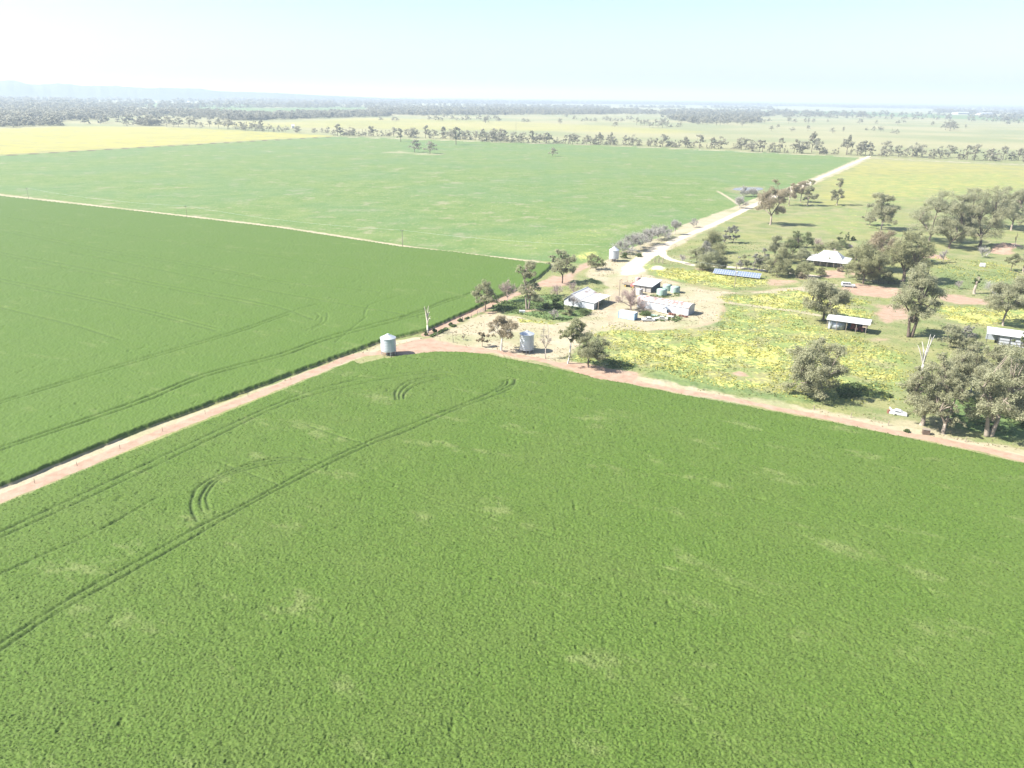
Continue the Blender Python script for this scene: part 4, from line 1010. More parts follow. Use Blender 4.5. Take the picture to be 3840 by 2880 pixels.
def far_mass():
    rng = np.random.default_rng(77); Vs = []; Qs = []; Rs = []; k = 0; base = []
    for i in range(4):
        mb, v, q, rnd = gum_parts(950 + i, 14, 15, bare=.15, ncl=16, nleaf=260, leaf=1.3); base.append((v, q, rnd))
    for (px, py), where, h_ in rest:
        g = G(px, py); v, q, rnd = base[rng.integers(4)]; s_ = h_ * rng.uniform(.8, 1.4) / 14
        Vs.append(v * s_ + (g[0], g[1], 0)); Qs.append(q + k); k += len(v); Rs.append(np.clip(rnd + rng.uniform(-.2, .2), 0, 1))
    o = np_mesh('distant_trees', np.concatenate(Vs), np.concatenate(Qs), LEAF['far'], None, False, None, np.concatenate(Rs))
    tag(o, 'many tiny scattered trees far out on the hazy plain', 'trees', None, 'stuff')
far_mass()
for (px, py), where, h_ in sc:
    kind = rf.choice(['broad', 'broad', 'open', 'bushy', 'tall'])
    far_tree(px, py, h_ * rf.uniform(.9, 1.5) * {'bushy': .75}.get(kind, 1), kind, 'distant %s tree %s' % (KL[kind], where), 'distant trees on the plain', 'gum_tree', rf.uniform(.95, 1.3))

# --- far woods: each one uncountable mass of crowns
def wood(name, regions, label, size=13.0, seed=1, thr=.42):
    rng = np.random.default_rng(seed); Vs = []; Qs = []; Rs = []; k = 0
    base = []
    for i in range(4):
        mb, v, q, rnd = gum_parts(900 + i, size, size * 1.0, bare=.12, ncl=14, nleaf=150, leaf=1.75)
        base.append((v, q, rnd))
    for pts, spacing, hs in regions:
        P = GP(pts); x0, y0 = P.min(0); x1, y1 = P.max(0)
        n = min(int((x1 - x0) * (y1 - y0) / spacing ** 2), 40000)
        xs = rng.uniform(x0, x1, n); ys = rng.uniform(y0, y1, n)
        ins = np.zeros(n, bool)
        for i in range(len(P)):
            ax, ay = P[i]; bx, by = P[(i + 1) % len(P)]
            if abs(by - ay) > 1e-9: ins ^= ((ay > ys) != (by > ys)) & (xs < (bx - ax) * (ys - ay) / (by - ay) + ax)
        dens = fbm(xs, ys * .5, spacing * 11, 4, seed) 
        ins &= (dens + rng.normal(size=n) * .05) > thr
        ins &= np.abs(xs) < ys * .78
        for x, y in zip(xs[ins], ys[ins]):
            v, q, rnd = base[rng.integers(4)]; s = hs * rng.uniform(.55, 1.45); a = rng.uniform(0, 6.28)
            ca, sa = math.cos(a), math.sin(a)
            vv = np.stack([v[:, 0] * ca - v[:, 1] * sa, v[:, 0] * sa + v[:, 1] * ca, v[:, 2]], 1) * s
            wd = rng.uniform(1, 1.4); vv[:, :2] *= wd
            Vs.append(vv + (x, y, 0)); Qs.append(q + k); k += len(v); Rs.append(np.clip(rnd * .8 + rng.uniform(-.2, .3), 0, 1))
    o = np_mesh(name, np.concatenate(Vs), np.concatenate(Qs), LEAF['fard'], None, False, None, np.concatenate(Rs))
    return tag(o, label, 'woodland', None, 'stuff')
wood('woodland', [([(-300, 492), (0, 481), (100, 478), (350, 468), (600, 474), (660, 460), (1000, 451), (1000, 438), (800, 425), (430, 418), (0, 424), (-300, 430)], 17, 1.05)], 'dense grey-brown wood behind the yellow canola at left', seed=2)
wood('woodland', [([(880, 455), (1060, 449), (1465, 437), (1465, 424), (1180, 428), (900, 436)], 17, 1.0)], 'belt of trees continuing right from the dense wood', seed=3)
wood('woodland', [([(1380, 430), (1600, 434), (1900, 432), (2240, 430), (2420, 424), (2400, 414), (1900, 412), (1500, 408), (1380, 414)], 22, 1.1)], 'central belt of grey woodland above the cream strip', seed=4, thr=.47)
wood('woodland', [([(2480, 440), (2560, 462), (2700, 464), (2850, 462), (2850, 420), (2640, 414), (2480, 420)], 30, 1.1)], 'loose woodland right of centre', seed=5, thr=.52)
wood('woodland', [([(-300, 424), (0, 422), (190, 415), (430, 409), (640, 414), (760, 404), (300, 398), (-300, 400)], 34, 1.2), ([(0, 392), (900, 394), (1500, 389), (1500, 380), (0, 378)], 70, 1.7), ([(1500, 392), (2300, 392), (2880, 400), (2880, 385), (1800, 374), (1500, 374)], 60, 1.7), ([(2850, 402), (3400, 408), (3840, 416), (4300, 422), (4300, 404), (3840, 397), (2850, 386)], 55, 1.5), ([(3500, 425), (4200, 440), (4200, 428), (3500, 414)], 50, 1.3), ([(0, 408), (1500, 406), (1500, 400), (0, 402)], 50, 1.3), ([(1500, 404), (2900, 412), (2900, 406), (1500, 398)], 45, 1.2), ([(2850, 440), (3500, 452), (3900, 462), (3900, 440), (2850, 425)], 70, 1.1), ([(2300, 385), (3900, 405), (4300, 410), (4300, 396), (2300, 378)], 90, 2.0), ([(1900, 424), (2500, 432), (2900, 440), (2900, 428), (2400, 420), (1900, 416)], 40, 1.1), ([(2900, 430), (3840, 452), (4200, 460), (4200, 450), (3840, 440), (2900, 420)], 60, 1.2), ([(-300, 398), (700, 400), (1500, 396), (1500, 391), (-300, 391)], 55, 1.5)], 'far hazy belts of trees below the horizon', size=14, seed=6, thr=.40)

# --- ground plants (nobody could count them)
def scatter(name, mask, n, size, hgt, mat, label, cat, seed, nscale, thr, rmax=420, asp=1.2):
    """tufts dropped where a zone weight and a clump noise are high"""
    rng = np.random.default_rng(seed)
    k = np.nonzero((mask > .12) & (R_ < rmax) & (crop < .02) & (gravel < .1))[0]
    a = R_[k] * (np.gradient(radii)[k // NTH]) * mask[k]          # ground area each sample stands for
    c = rng.choice(k, size=n * 4, p=a / a.sum())
    st = R_[c] * D_TH
    x = X[c] + rng.uniform(-.5, .5, len(c)) * st * 3; y = Y[c] + rng.uniform(-.5, .5, len(c)) * np.gradient(radii)[c // NTH]
    d = fbm(x, y, nscale, 3, seed); ok = np.nonzero(d + rng.normal(size=len(c)) * .03 > thr)[0][:n]
    x, y, d = x[ok], y[ok], d[ok]; m = len(ok)
    z = Z[c[ok]] + hgt * rng.uniform(.15, 1, m)
    N = unit(rng, m); N[:, 2] = abs(N[:, 2]) + .6
    v, q = leaf_quads(rng, np.stack([x, y, z], 1), N / np.linalg.norm(N, axis=1, keepdims=True), size, asp, -.1, .28, .55)
    o = np_mesh(name, v, q, mat, None, False, None, rng.uniform(0, 1, m)); tag(o, label, cat, None, 'stuff')
FLOWERM = leaf_mat('yellow_flower', (.36, .35, .10), (.46, .445, .14))
DRYM = leaf_mat('dry_grass_blades', (.25, .215, .13), (.36, .31, .20))
GRASSM = leaf_mat('green_grass_blades', (.135, .172, .055), (.215, .235, .10))
scatter('yellow_flowers', flow * (past < .2), 13000, .50, .16, FLOWERM, 'yellow wildflowers in drifts over the paddock by the sheds', 'flowers', 51, 4.5, .50)
green_ = np.clip(.35 + flow * .6 + lush - dry - dirt * 1.5, 0, 1) * (past < .2) * (X > -10)
scatter('paddock_grass', green_, 12000, .50, .16, GRASSM, 'tussocky green grass of the paddocks round the farm', 'grass', 52, 6, .48)
scatter('dry_grass', np.clip(.25 + dry - dirt * 1.5 - lush, 0, 1) * (past < .2) * (X > -60), 7000, .42, .10, DRYM, 'dry straw-coloured grass tufts on the verges and farmyard', 'grass', 53, 5, .5)

# --- rank weeds (nobody could count them)
def weeds():
    rng = np.random.default_rng(11); P = []
    regs = [(LUSH_BARN, 1900, .9), ([(2405, 1170), (2470, 1180), (2560, 1194), (2540, 1208), (2450, 1206), (2400, 1198)], 500, .6), ([(2430, 1110), (2540, 1092), (2550, 1112), (2460, 1120)], 350, .5), ([(3500, 1510), (3840, 1490), (3880, 1630), (3760, 1632), (3560, 1600)], 2600, .9), ([(3130, 1445), (3290, 1435), (3320, 1478), (3150, 1498)], 900, .8), ([(2260, 1348), (2330, 1352), (2390, 1375), (2350, 1392), (2280, 1380)], 500, .5), ([(1690, 1226), (1720, 1208), (1760, 1190), (1740, 1205), (1700, 1228)], 260, .6), ([(1610, 1262), (1670, 1232), (1680, 1236), (1620, 1266)], 260, .5)]
    Cs = []
    for pts, n, hh in regs:
        Q = GP(pts); x0, y0 = Q.min(0); x1, y1 = Q.max(0); c = 0
        while c < n:
            xs = rng.uniform(x0, x1, 4000); ys = rng.uniform(y0, y1, 4000); ins = np.zeros(4000, bool)
            for i in range(len(Q)):
                ax, ay = Q[i]; bx, by = Q[(i + 1) % len(Q)]
                if abs(by - ay) > 1e-9: ins ^= ((ay > ys) != (by > ys)) & (xs < (bx - ax) * (ys - ay) / (by - ay) + ax)
            d = fbm(xs, ys, 5, 2, 21); ins &= d > .42
            k = np.nonzero(ins)[0][:n - c]; c += len(k)
            if len(k) == 0: break
            Cs.append(np.stack([xs[k], ys[k], hh * (.25 + 1.2 * (d[k] - .35)) * rng.uniform(.5, 1.1, len(k))], 1))
    C = np.concatenate(Cs); n = len(C); N = unit(rng, n); N[:, 2] = abs(N[:, 2]) + .5
    v, q = leaf_quads(rng, C, N / np.linalg.norm(N, axis=1, keepdims=True), .6, 1.4, -.2)
    o = np_mesh('weeds', v, q, LEAF['weed'], None, False, None, rng.uniform(0, 1, n)); tag(o, 'rank green weeds round the sheds and under the gums', 'weeds', None, 'stuff')
weeds()

# --- leaf blades of the crop: small quads over the whole canopy, larger (clumps) farther away
def crop_blades(mask, n, label, seed):
    rng = np.random.default_rng(seed); k = np.nonzero((mask > .6) & (R_ < 420) & (groove < .12))[0]
    c = rng.choice(k, size=n, replace=n > len(k)); st = R_[c] * D_TH; dr = np.gradient(radii)[c // NTH]
    x = X[c] + rng.uniform(-1, 1, n) * st; y = Y[c] + rng.uniform(-1, 1, n) * dr
    u = x * math.cos(STREAK) + y * math.sin(STREAK); w_ = -x * math.sin(STREAK) + y * math.cos(STREAK)
    ys_ = fbm(u / 4, w_, 6, 4, 61) + .25 * (fbm(x, y, 60, 2, 62) - .5)
    yel = np.clip((ys_ - .575) / .07, 0, 1) * rng.uniform(.4, 1, n)
    rnd = np.clip(rng.uniform(0, .55, n) + yel * .34 + .25 * (fbm(x, y, 20, 3, 63) - .5), 0, 1)
    N = unit(rng, n); N[:, 2] = abs(N[:, 2]) + .9
    sz = .06 + .0006 * R_[c]
    v, q = leaf_quads(rng, np.stack([x, y, np.maximum(Z[c], .3) + rng.uniform(-.03, .05, n)], 1), N / np.linalg.norm(N, axis=1, keepdims=True), sz, 1.9, -.4, .30, .6)
    o = np_mesh('crop_leaves', v, q, BLADE, None, False, None, rnd); tag(o, label, 'crop', None, 'stuff')
BLADE = leaf_mat('crop_leaf', (.042, .086, .012), (.150, .180, .058))
crop_blades(cropA, 300000, 'upper leaves of the large foreground crop', 71)

# ------------------------------------------------------------------ buildings
ROOFW = corrugated('white_corrugated_roof', (.46, .46, .46), 1, .3, .5, .1)
WALLW = corrugated('white_corrugated_wall', (.45, .47, .49), 0, .3, .55, .1)
WALLG = corrugated('galvanised_wall', (.34, .37, .41), 0, .3, .45, .3)
ROOFR = corrugated('rusting_roof', (.46, .44, .42), 0, .3, .55, .1, .8, (.20, .085, .06), (1.6, .4, 1))
ROOFB = corrugated('barn_roof', (.48, .47, .46), 1, .3, .5, .1, .35, (.25, .16, .11), (.5, .5, 1))
GALV = corrugated('galvanised_silo', (.50, .535, .565), 2, .24, .42, .2)
GALVR = plain('galvanised_cone', (.46, .48, .50), .4, .35, .08)
STEEL = plain('dark_steel', (.09, .085, .08), .6, .2)
RUST = plain('rust', (.17, .075, .05), .85, 0, .35)
TIMBER = plain('weathered_timber', (.20, .17, .135), .85, 0, .25)
DARK = plain('painted_shade_steel', (.055, .065, .08), .7, .1)  # dark base colour holds the shade of interiors and the unlit shed wall
TANKG = plain('green_tank_plastic', (.27, .36, .31), .45, 0, .06)
TANKW = plain('white_tank_plastic', (.42, .41, .40), .5, 0, .1, rust=.2)
BLUE = corrugated('pale_blue_container', (.33, .41, .46), 0, .28, .5, .1)
BLUED = plain('blue_steel_end', (.17, .27, .36), .5, .1)
WHITE = plain('white_paint', (.42, .42, .41), .4, 0, .06)
GLASS = plain('dark_window_glass', (.035, .045, .055), .12, 0, .1, spec=.6)
RUBBER = plain('black_rubber', (.025, .025, .025), .85, 0, .2)
PANEL = plain('solar_glass', (.125, .155, .21), .3, 0, .06, spec=.5)
FRAME = plain('aluminium_frame', (.46, .48, .50), .4, .4, .05)
PINK = plain('faded_red_paint', (.30, .13, .12), .6, 0, .2)
REDD = plain('old_red_machine_paint', (.15, .05, .045), .7, 0, .3)
CREAM = plain('cream_paint', (.42, .40, .33), .5, 0, .1)
BRICK = plain('house_wall', (.26, .22, .18), .85)
YELLOWP = plain('yellow_paint', (.40, .26, .05), .6)
AX = -math.radians(31)           # the farm buildings stand square to one another

def frame(px, py, rz, name, label, cat, group=None, z=0.0):
    g = G(px, py); return thing(name, (g[0], g[1], z), rz, label, cat, group)

# --- big white barn with skillion
b = frame(2170, 1153, AX, 'barn', 'big white gabled barn with a rust-tinged low lean-to roof and open dark side', 'barn')
CS = [(-5.9, 0), (-5.9, 2.25), (-3.0, 4.35), (.6, 2.85), (5.95, 2.45), (5.95, 0)]
MB().prism(CS, -.06, .06).build('front_wall', WALLW, b)
MB().prism([(-5.9, 0), (-5.9, 2.25), (-3.0, 4.35), (.6, 2.85), (.6, 0)], 12.7, 12.82).build('back_wall', WALLW, b)
MB().box((-5.84, 6.4, 1.1), (.1, 12.5, 2.2)).build('side_wall', WALLW, b)
MB().box((.6, 6.4, 1.38), (.1, 12.5, 2.76)).build('inner_wall', DARK, b)  # partition coloured dark for the shade under the lean-to
rf_ = MB()
for q in (((-6.3, 2.02), (-3.0, 4.46)), ((-3.0, 4.46), (.75, 2.92))):
    rf_.slab([(q[0][0], -.35, q[0][1]), (q[1][0], -.35, q[1][1]), (q[1][0], 13.2, q[1][1]), (q[0][0], 13.2, q[0][1])], .07)
rf_.build('roof', ROOFB, b)
MB().slab([(.7, -.35, 2.82), (6.3, -.35, 2.52), (6.3, 13.2, 2.52), (.7, 13.2, 2.82)], .08).build('lean_to_roof', ROOFB, b)
MB().box((-3.0, 6.4, 4.5), (.35, 13.7, .07)).build('ridge_cap', FRAME, b)
for y in (4.2, 8.5, 12.6): MB().box((5.9, y, 1.2), (.18, .18, 2.4)).build('post', TIMBER, b)
MB().box((3.5, 9.5, 1.0), (.08, 3.0, 2.0)).build('door', CREAM, b)
MB().box((5.9, 1.1, 1.2), (.06, 2.0, 2.4)).build('side_panel', WALLG, b)

# --- square machinery shed
b = frame(2441, 1099, AX, 'machinery_shed', 'square shed with flat white roof, slatted pale front and shaded side wall', 'shed')
MB().slab([(-7.6, -.5, 2.55), (.5, -.5, 2.55), (.5, 10.3, 3.25), (-7.6, 10.3, 3.25)], .12).build('roof', ROOFW, b)
MB().box((-.05, 4.9, 1.32), (.1, 9.6, 2.60)).build('side_wall', DARK, b)  # shade of this wall is put into its colour
MB().box((-6.95, 4.9, 1.32), (.1, 9.6, 2.60)).build('far_side_wall', WALLG, b)
MB().box((-3.5, 9.75, 1.5), (6.8, .1, 3.0)).build('back_wall', WALLG, b)
MB().box((-3.5, .12, 1.2), (6.8, .1, 2.3)).build('front_wall', plain('pale_boards', (.36, .345, .32), .8), b)
for z in (.35, .95, 1.5, 2.05): MB().box((-3.5, .04, z), (6.9, .06, .09)).build('rail', TIMBER, b)
for x in (-6.9, -4.6, -2.3, -.05): MB().box((x, -.02, 1.25), (.16, .16, 2.5)).build('post', STEEL, b)

# --- three green rainwater tanks and others
def tank(px, py, r, h, m, label, name='water_tank', cat='tank', group=None, cone=.3, z=0):
    t_ = frame(px, py, 0, name, label, cat, group, z)
    prof = [(r, 0)]; n = max(3, int(h / .35))
    for i in range(n + 1): prof += [(r, h * i / n), (r * 1.012, h * (i + .4) / n)] if i < n else [(r, h)]
    MB().lathe(prof, 36).build('shell', m, t_, True)
    MB().lathe([(r * 1.03, h), (r * .55, h + cone * .6), (.22, h + cone), (.2, h + cone + .08)], 36).build('lid', m, t_, True)
    MB().tube([(r + .03, 0, .4), (r + .22, 0, .4), (r + .22, 0, 0)], .05, 6).build('outlet', STEEL, t_)
    return t_
tank(2481, 1107, 1.95, 2.25, TANKG, 'green water tank in front of the other two beside the square shed')
tank(2501, 1089, 1.75, 2.2, TANKG, 'pale green water tank at the back, nearest the square shed wall')
tank(2531, 1097, 1.8, 2.25, TANKG, 'pale green water tank furthest right of the trio')
tank(2397, 1103, 1.3, 1.9, TANKW, 'white peeling tank behind the bare tree, before the slatted shed')
tank(2391, 1060, 1.1, 2.0, plain('pink_tank', (.36, .25, .24), .6), 'pinkish tank with pale lid behind the square shed')
tank(3159, 1004, 1.0, 1.2, TANKW, 'small white garden tank in front of the house')

# --- long low shed with streaks of rust
b = frame(2580, 1185, AX - .07, 'long_shed', 'long low shed with pale walls and rust-streaked curved roof', 'shed')
LN = 19.5; WD = 5.4
MB().box((-LN / 2, .05, 1.42), (LN, .1, 2.84)).build('front_wall', WALLW, b)
MB().box((-LN / 2, WD - .05, 1.42), (LN, .1, 2.84)).build('back_wall', WALLW, b)
arc = [(WD / 2 - (WD / 2 + .2) * math.cos(math.pi * i / 8), 2.80 + .95 * math.sin(math.pi * i / 8)) for i in range(9)]
def end_wall(x):
    m = MB(); pts = [(0, 0)] + [(min(max(y, .02), WD - .02), z - .07) for y, z in arc] + [(WD, 0)]
    vs = [(x, y, z) for y, z in pts] + [(x + .1, y, z) for y, z in pts]; n = len(pts)
    m.add(vs, [tuple(range(n)), tuple(range(2 * n - 1, n - 1, -1))] + [(i, i + n, (i + 1) % n + n, (i + 1) % n) for i in range(n)])
    return m
end_wall(-.12).build('end_wall', WALLG, b); end_wall(-LN + .02).build('end_wall', WALLG, b)
rm = MB()
for i in range(8): rm.slab([(-LN - .2, arc[i][0], arc[i][1]), (.2, arc[i][0], arc[i][1]), (.2, arc[i + 1][0], arc[i + 1][1]), (-LN - .2, arc[i + 1][0], arc[i + 1][1])], .06)
rm.build('roof', ROOFR, b)
MB().box((-LN / 2, -.09, 2.78), (LN + .4, .14, .12)).build('gutter', STEEL, b)
# --- outhouse
b = frame(2494, 1174, AX, 'outhouse', 'tiny white gabled outhouse standing before the long shed wall', 'outhouse')
MB().prism([(-.75, 0), (-.75, 1.6), (0, 2.15), (.75, 1.6), (.75, 0)], -.7, .7).build('wall', WHITE, b)
o_ = MB()
for s_ in (-1, 1): o_.slab([(s_ * .98, -.85, 1.5), (0, -.85, 2.24), (0, .85, 2.24), (s_ * .98, .85, 1.5)][::s_], .05)
o_.build('roof', WALLG, b); MB().box((.765, 0, .85), (.03, .8, 1.6)).build('door', DARK, b)
# --- container
b = frame(2378, 1203, AX - .03, 'shipping_container', 'pale blue shipping container with a whitened top beside the bare tree', 'container')
MB().box((-2.95, 1.2, 1.25), (5.9, 2.4, 2.36)).build('body', BLUE, b)
MB().box((-2.95, 1.2, 2.47), (5.98, 2.48, .07)).build('roof', plain('chalky_roof', (.40, .42, .43), .6), b)
for y in (.6, 1.8): MB().box((.02, y, 1.25), (.05, 1.14, 2.25)).build('door', BLUED, b)
for x in (-5.9, 0):
    for y in (.03, 2.37): MB().box((x, y, 1.2), (.16, .16, 2.4)).build('corner_post', BLUED, b)

# --- silos
def silo(px, py, r, zleg, zrim, ztop, label, hopper=True, m=GALV, cone=RUST, ladder=True):
    s_ = frame(px, py, 0, 'grain_silo', label, 'silo', None)
    n = 8; prof = [(r, zleg)]
    for i in range(n):
        z0 = zleg + (zrim - zleg) * i / n; dz = (zrim - zleg) / n
        prof += [(r, z0 + .02), (r, z0 + dz * .9), (r * 1.012, z0 + dz * .95)]
    prof += [(r, zrim)]
    MB().lathe(prof, 40).build('body', m, s_, True)
    ro = MB().lathe([(r * 1.07, zrim - .03), (r * 1.07, zrim + .03), (.42, ztop - .22), (.42, ztop - .1), (.05, ztop)], 40)
    ro.build('roof', GALVR, s_)
    if hopper: MB().lathe([(.22, max(.15, zleg * .25)), (r * .96, zleg)], 32).build('hopper', cone, s_, True)
    for i in range(14):
        a = 2 * math.pi * (i + .3) / 14
        MB().tube([(math.cos(a) * r * .98, math.sin(a) * r * .98, -.05), (math.cos(a) * r * .98, math.sin(a) * r * .98, zleg + .1)], .06, 5).build('leg', FRAME if i % 3 else STEEL, s_)
    if ladder:
        l = MB(); a = math.radians(-62); c, s2 = math.cos(a), math.sin(a)
        for d in (-.2, .2): l.tube([(c * (r + .16) - s2 * d, s2 * (r + .16) + c * d, .3), (c * (r + .16) - s2 * d, s2 * (r + .16) + c * d, zrim)], .03, 4)
        for k in range(int((zrim - .4) / .45)): l.tube([(c * (r + .16) + s2 * .2, s2 * (r + .16) - c * .2, .5 + k * .45), (c * (r + .16) - s2 * .2, s2 * (r + .16) + c * .2, .5 + k * .45)], .025, 4)
        l.build('ladder', FRAME, s_)
    return s_
silo(1458, 1328, 2.15, 1.15, 5.0, 6.2, 'squat galvanised silo with red-rust underside alone on the bare red turning area')
silo(1975, 1318, 2.05, .85, 5.45, 6.45, 'taller galvanised silo among young trees at the edge of the yard')
silo(2301, 979, 2.2, 1.25, 5.1, 6.7, 'white-topped far silo with dark rusty hopper beside the gravel road', True, WALLW, RUST, False)

# --- solar array
pbl, pbr = G(2673, 1023.5, .75), G(2849, 1043, .75); ptl = G(2680, 1006, 2.15)
ax = pbr - pbl; SL = np.linalg.norm(ax); rz = math.atan2(ax[1], ax[0])
nrm = np.array((-math.sin(rz), math.cos(rz))); dep = float((ptl - pbl) @ nrm)
b = thing('solar_array', (pbl[0], pbl[1], 0), rz, 'long ground-mounted solar array of two rows of blue panels on short posts', 'solar array')
dz = 1.4; NC = 20; cw = SL / NC
first = None
fr = MB().slab([(-.05, -.02, .72), (SL + .05, -.02, .72), (SL + .05, dep + .02, .72 + dz), (-.05, dep + .02, .72 + dz)], .06); fr.build('frame', FRAME, b)
for r_ in range(2):
    for c_ in range(NC):
        if first is None:
            q = MB().slab([(.08, .07, .045), (cw - .08, .07, .045), (cw - .08, dep / 2 - .08, .045 + dz / 2 * (dep / 2 - .09) / (dep / 2)), (.08, dep / 2 - .08, .045 + dz / 2 * (dep / 2 - .09) / (dep / 2))], .04)
            first = q.build('panel', PANEL, b); o = first
        else:
            o = first.copy(); COL.objects.link(o); o.parent = b
        o.location = (c_ * cw, r_ * dep / 2, .72 + r_ * dz / 2)
for k in range(7):
    x = SL * (k + .5) / 7
    for y, zt in ((.3, .75), (dep - .3, 1.95)): MB().box((x, y, zt / 2), (.12, .12, zt)).build('post', FRAME, b)

# --- homestead
hl, hr = G(3024.5, 974, 2.6), G(3182, 990, 2.6); ax = hr - hl; HL = np.linalg.norm(ax); rz = math.atan2(ax[1], ax[0])
b = thing('farmhouse', (hl[0], hl[1], 0), rz, 'homestead with steep white hipped roof flaring into verandahs among garden trees', 'house')
HD = 15.0; i1 = 3.2
def ring(x0, y0, z0, x1, y1, z1, m):
    a = [(x0, y0, z0), (HL - x0, y0, z0), (HL - x0, HD - y0, z0), (x0, HD - y0, z0)]; c = [(x1, y1, z1), (HL - x1, y1, z1), (HL - x1, HD - y1, z1), (x1, HD - y1, z1)]
    for i in range(4): m.slab([a[i], a[(i + 1) % 4], c[(i + 1) % 4], c[i]], .07)
v_ = MB(); ring(0, 0, 2.6, i1, i1, 3.55, v_); v_.build('verandah_roof', ROOFW, b)
m_ = MB(); rx = HL * .34; ring(i1 - .15, i1 - .15, 3.6, rx, HD / 2 - .35, 6.3, m_)
m_.slab([(rx - .1, HD / 2 - .5, 6.32), (HL - rx + .1, HD / 2 - .5, 6.32), (HL - rx + .1, HD / 2 + .5, 6.32), (rx - .1, HD / 2 + .5, 6.32)], .06); m_.build('roof', ROOFW, b)
MB().box((HL / 2, HD / 2, 1.78), (HL - 2 * i1, HD - 2 * i1, 3.5)).build('wall', BRICK, b)
MB().box((HL * .58, HD / 2 + 1.6, 6.1), (.8, .8, 1.6)).build('chimney', BRICK, b)
for k in range(7): MB().box((.25 + (HL - .5) * k / 6, .25, 1.28), (.16, .16, 2.55)).build('verandah_post', TIMBER, b)
for x in (.3, .48, .68):
    w_ = MB().box((HL * x, i1 - .03, 1.7), (1.3, .06, 1.5)).build('window', GLASS, b)
MB().box((HL * .4, i1 - .03, 1.1), (1.0, .06, 2.1)).build('door', TIMBER, b)

# --- open shelter with tank inside
sl, sr = G(3097, 1233.5), G(3245, 1255); ax = sr - sl; SL2 = np.linalg.norm(ax); rz = math.atan2(ax[1], ax[0])
b = thing('open_shelter', (sl[0], sl[1], 0), rz, 'open-fronted shelter with curved white roof on timber posts near the yellow flowers', 'shelter')
rfm = MB(); sec = [(-.4, 3.35), (1.2, 3.75), (3.0, 3.98), (4.6, 3.95), (5.4, 3.8)]
for i in range(4): rfm.slab([(-.3, sec[i][0], sec[i][1]), (SL2 + .9, sec[i][0], sec[i][1]), (SL2 + .9, sec[i + 1][0], sec[i + 1][1]), (-.3, sec[i + 1][0], sec[i + 1][1])], .08)
rfm.build('roof', ROOFW, b)
for k in range(5): MB().box((.1 + (SL2 - .2) * k / 4, 0, 1.7), (.17, .17, 3.4)).build('post', TIMBER, b)
for k in range(4): MB().box((.1 + (SL2 - .2) * k / 3, 5.1, 1.85), (.17, .17, 3.7)).build('post', TIMBER, b)
MB().box((SL2 * .72, 5.0, 1.7), (SL2 * .46, .06, 3.3)).build('back_wall', plain('blue_sheet', (.06, .11, .17), .6, .1), b)
MB().box((SL2 - .5, .08, 2.7), (1.5, .05, 1.0)).build('hanging_sheet', plain('tan_sheet', (.30, .23, .18), .8), b)
MB().box((.75, .9, 1.6), (.7, .08, 3.1)).build('front_sheet', WALLW, b)
th = G(3140, 1231)
t_ = thing('steel_tank', (th[0], th[1], 0), 0, 'large silver corrugated tank standing under the left half of the open shelter', 'tank')
MB().lathe([(2.3, 0), (2.3, 2.7)], 40).build('shell', WALLG, t_, True); MB().lathe([(2.36, 2.7), (1.2, 3.0), (.1, 3.15)], 40).build('lid', GALVR, t_, True)
mh = G(3212, 1240)
t_ = thing('old_harvester', (mh[0], mh[1], 0), rz, 'old dark red farm machine with a large spoked wheel under the open shelter', 'machine')
MB().box((0, .5, .95), (4.2, 1.5, 1.1), 0, .85).box((-1.3, .6, 1.9), (1.2, 1.2, .9)).build('body', REDD, t_)
def wheel(parent, x, y, r, w, spokes=True, rim=None):
    m = MB(); seg = 20
    prof = [(r * .78, -w / 2), (r, -w / 2 * .9), (r, w / 2 * .9), (r * .78, w / 2)]
    vs = []; fs = []
    for rr, yy in prof:
        for j in range(seg):
            a = 2 * math.pi * j / seg; vs.append((x + rr * math.cos(a), y + yy, r + rr * math.sin(a)))
    for i in range(4):
        for j in range(seg):
            fs.append((i * seg + j, i * seg + (j + 1) % seg, ((i + 1) % 4) * seg + (j + 1) % seg, ((i + 1) % 4) * seg + j))
    m.add(vs, fs); ty = m.build('wheel', RUBBER, parent)
    h = MB()
    for yy in (-w * .35, w * .35):
        h.add([(x, y + yy * 1.15, r)] + [(x + r * .79 * math.cos(2 * math.pi * j / seg), y + yy, r + r * .79 * math.sin(2 * math.pi * j / seg)) for j in range(seg)], [(0, 1 + j, 1 + (j + 1) % seg) for j in range(seg)])
    rm_ = h.build('rim', rim or FRAME, ty)
    return ty
for x, r_ in ((-.1, .75), (1.7, .5)): wheel(t_, x, -.45, r_, .35, rim=PINK)
for x, r_ in ((-.1, .75), (1.7, .5)): wheel(t_, x, 1.45, r_, .35, rim=PINK)

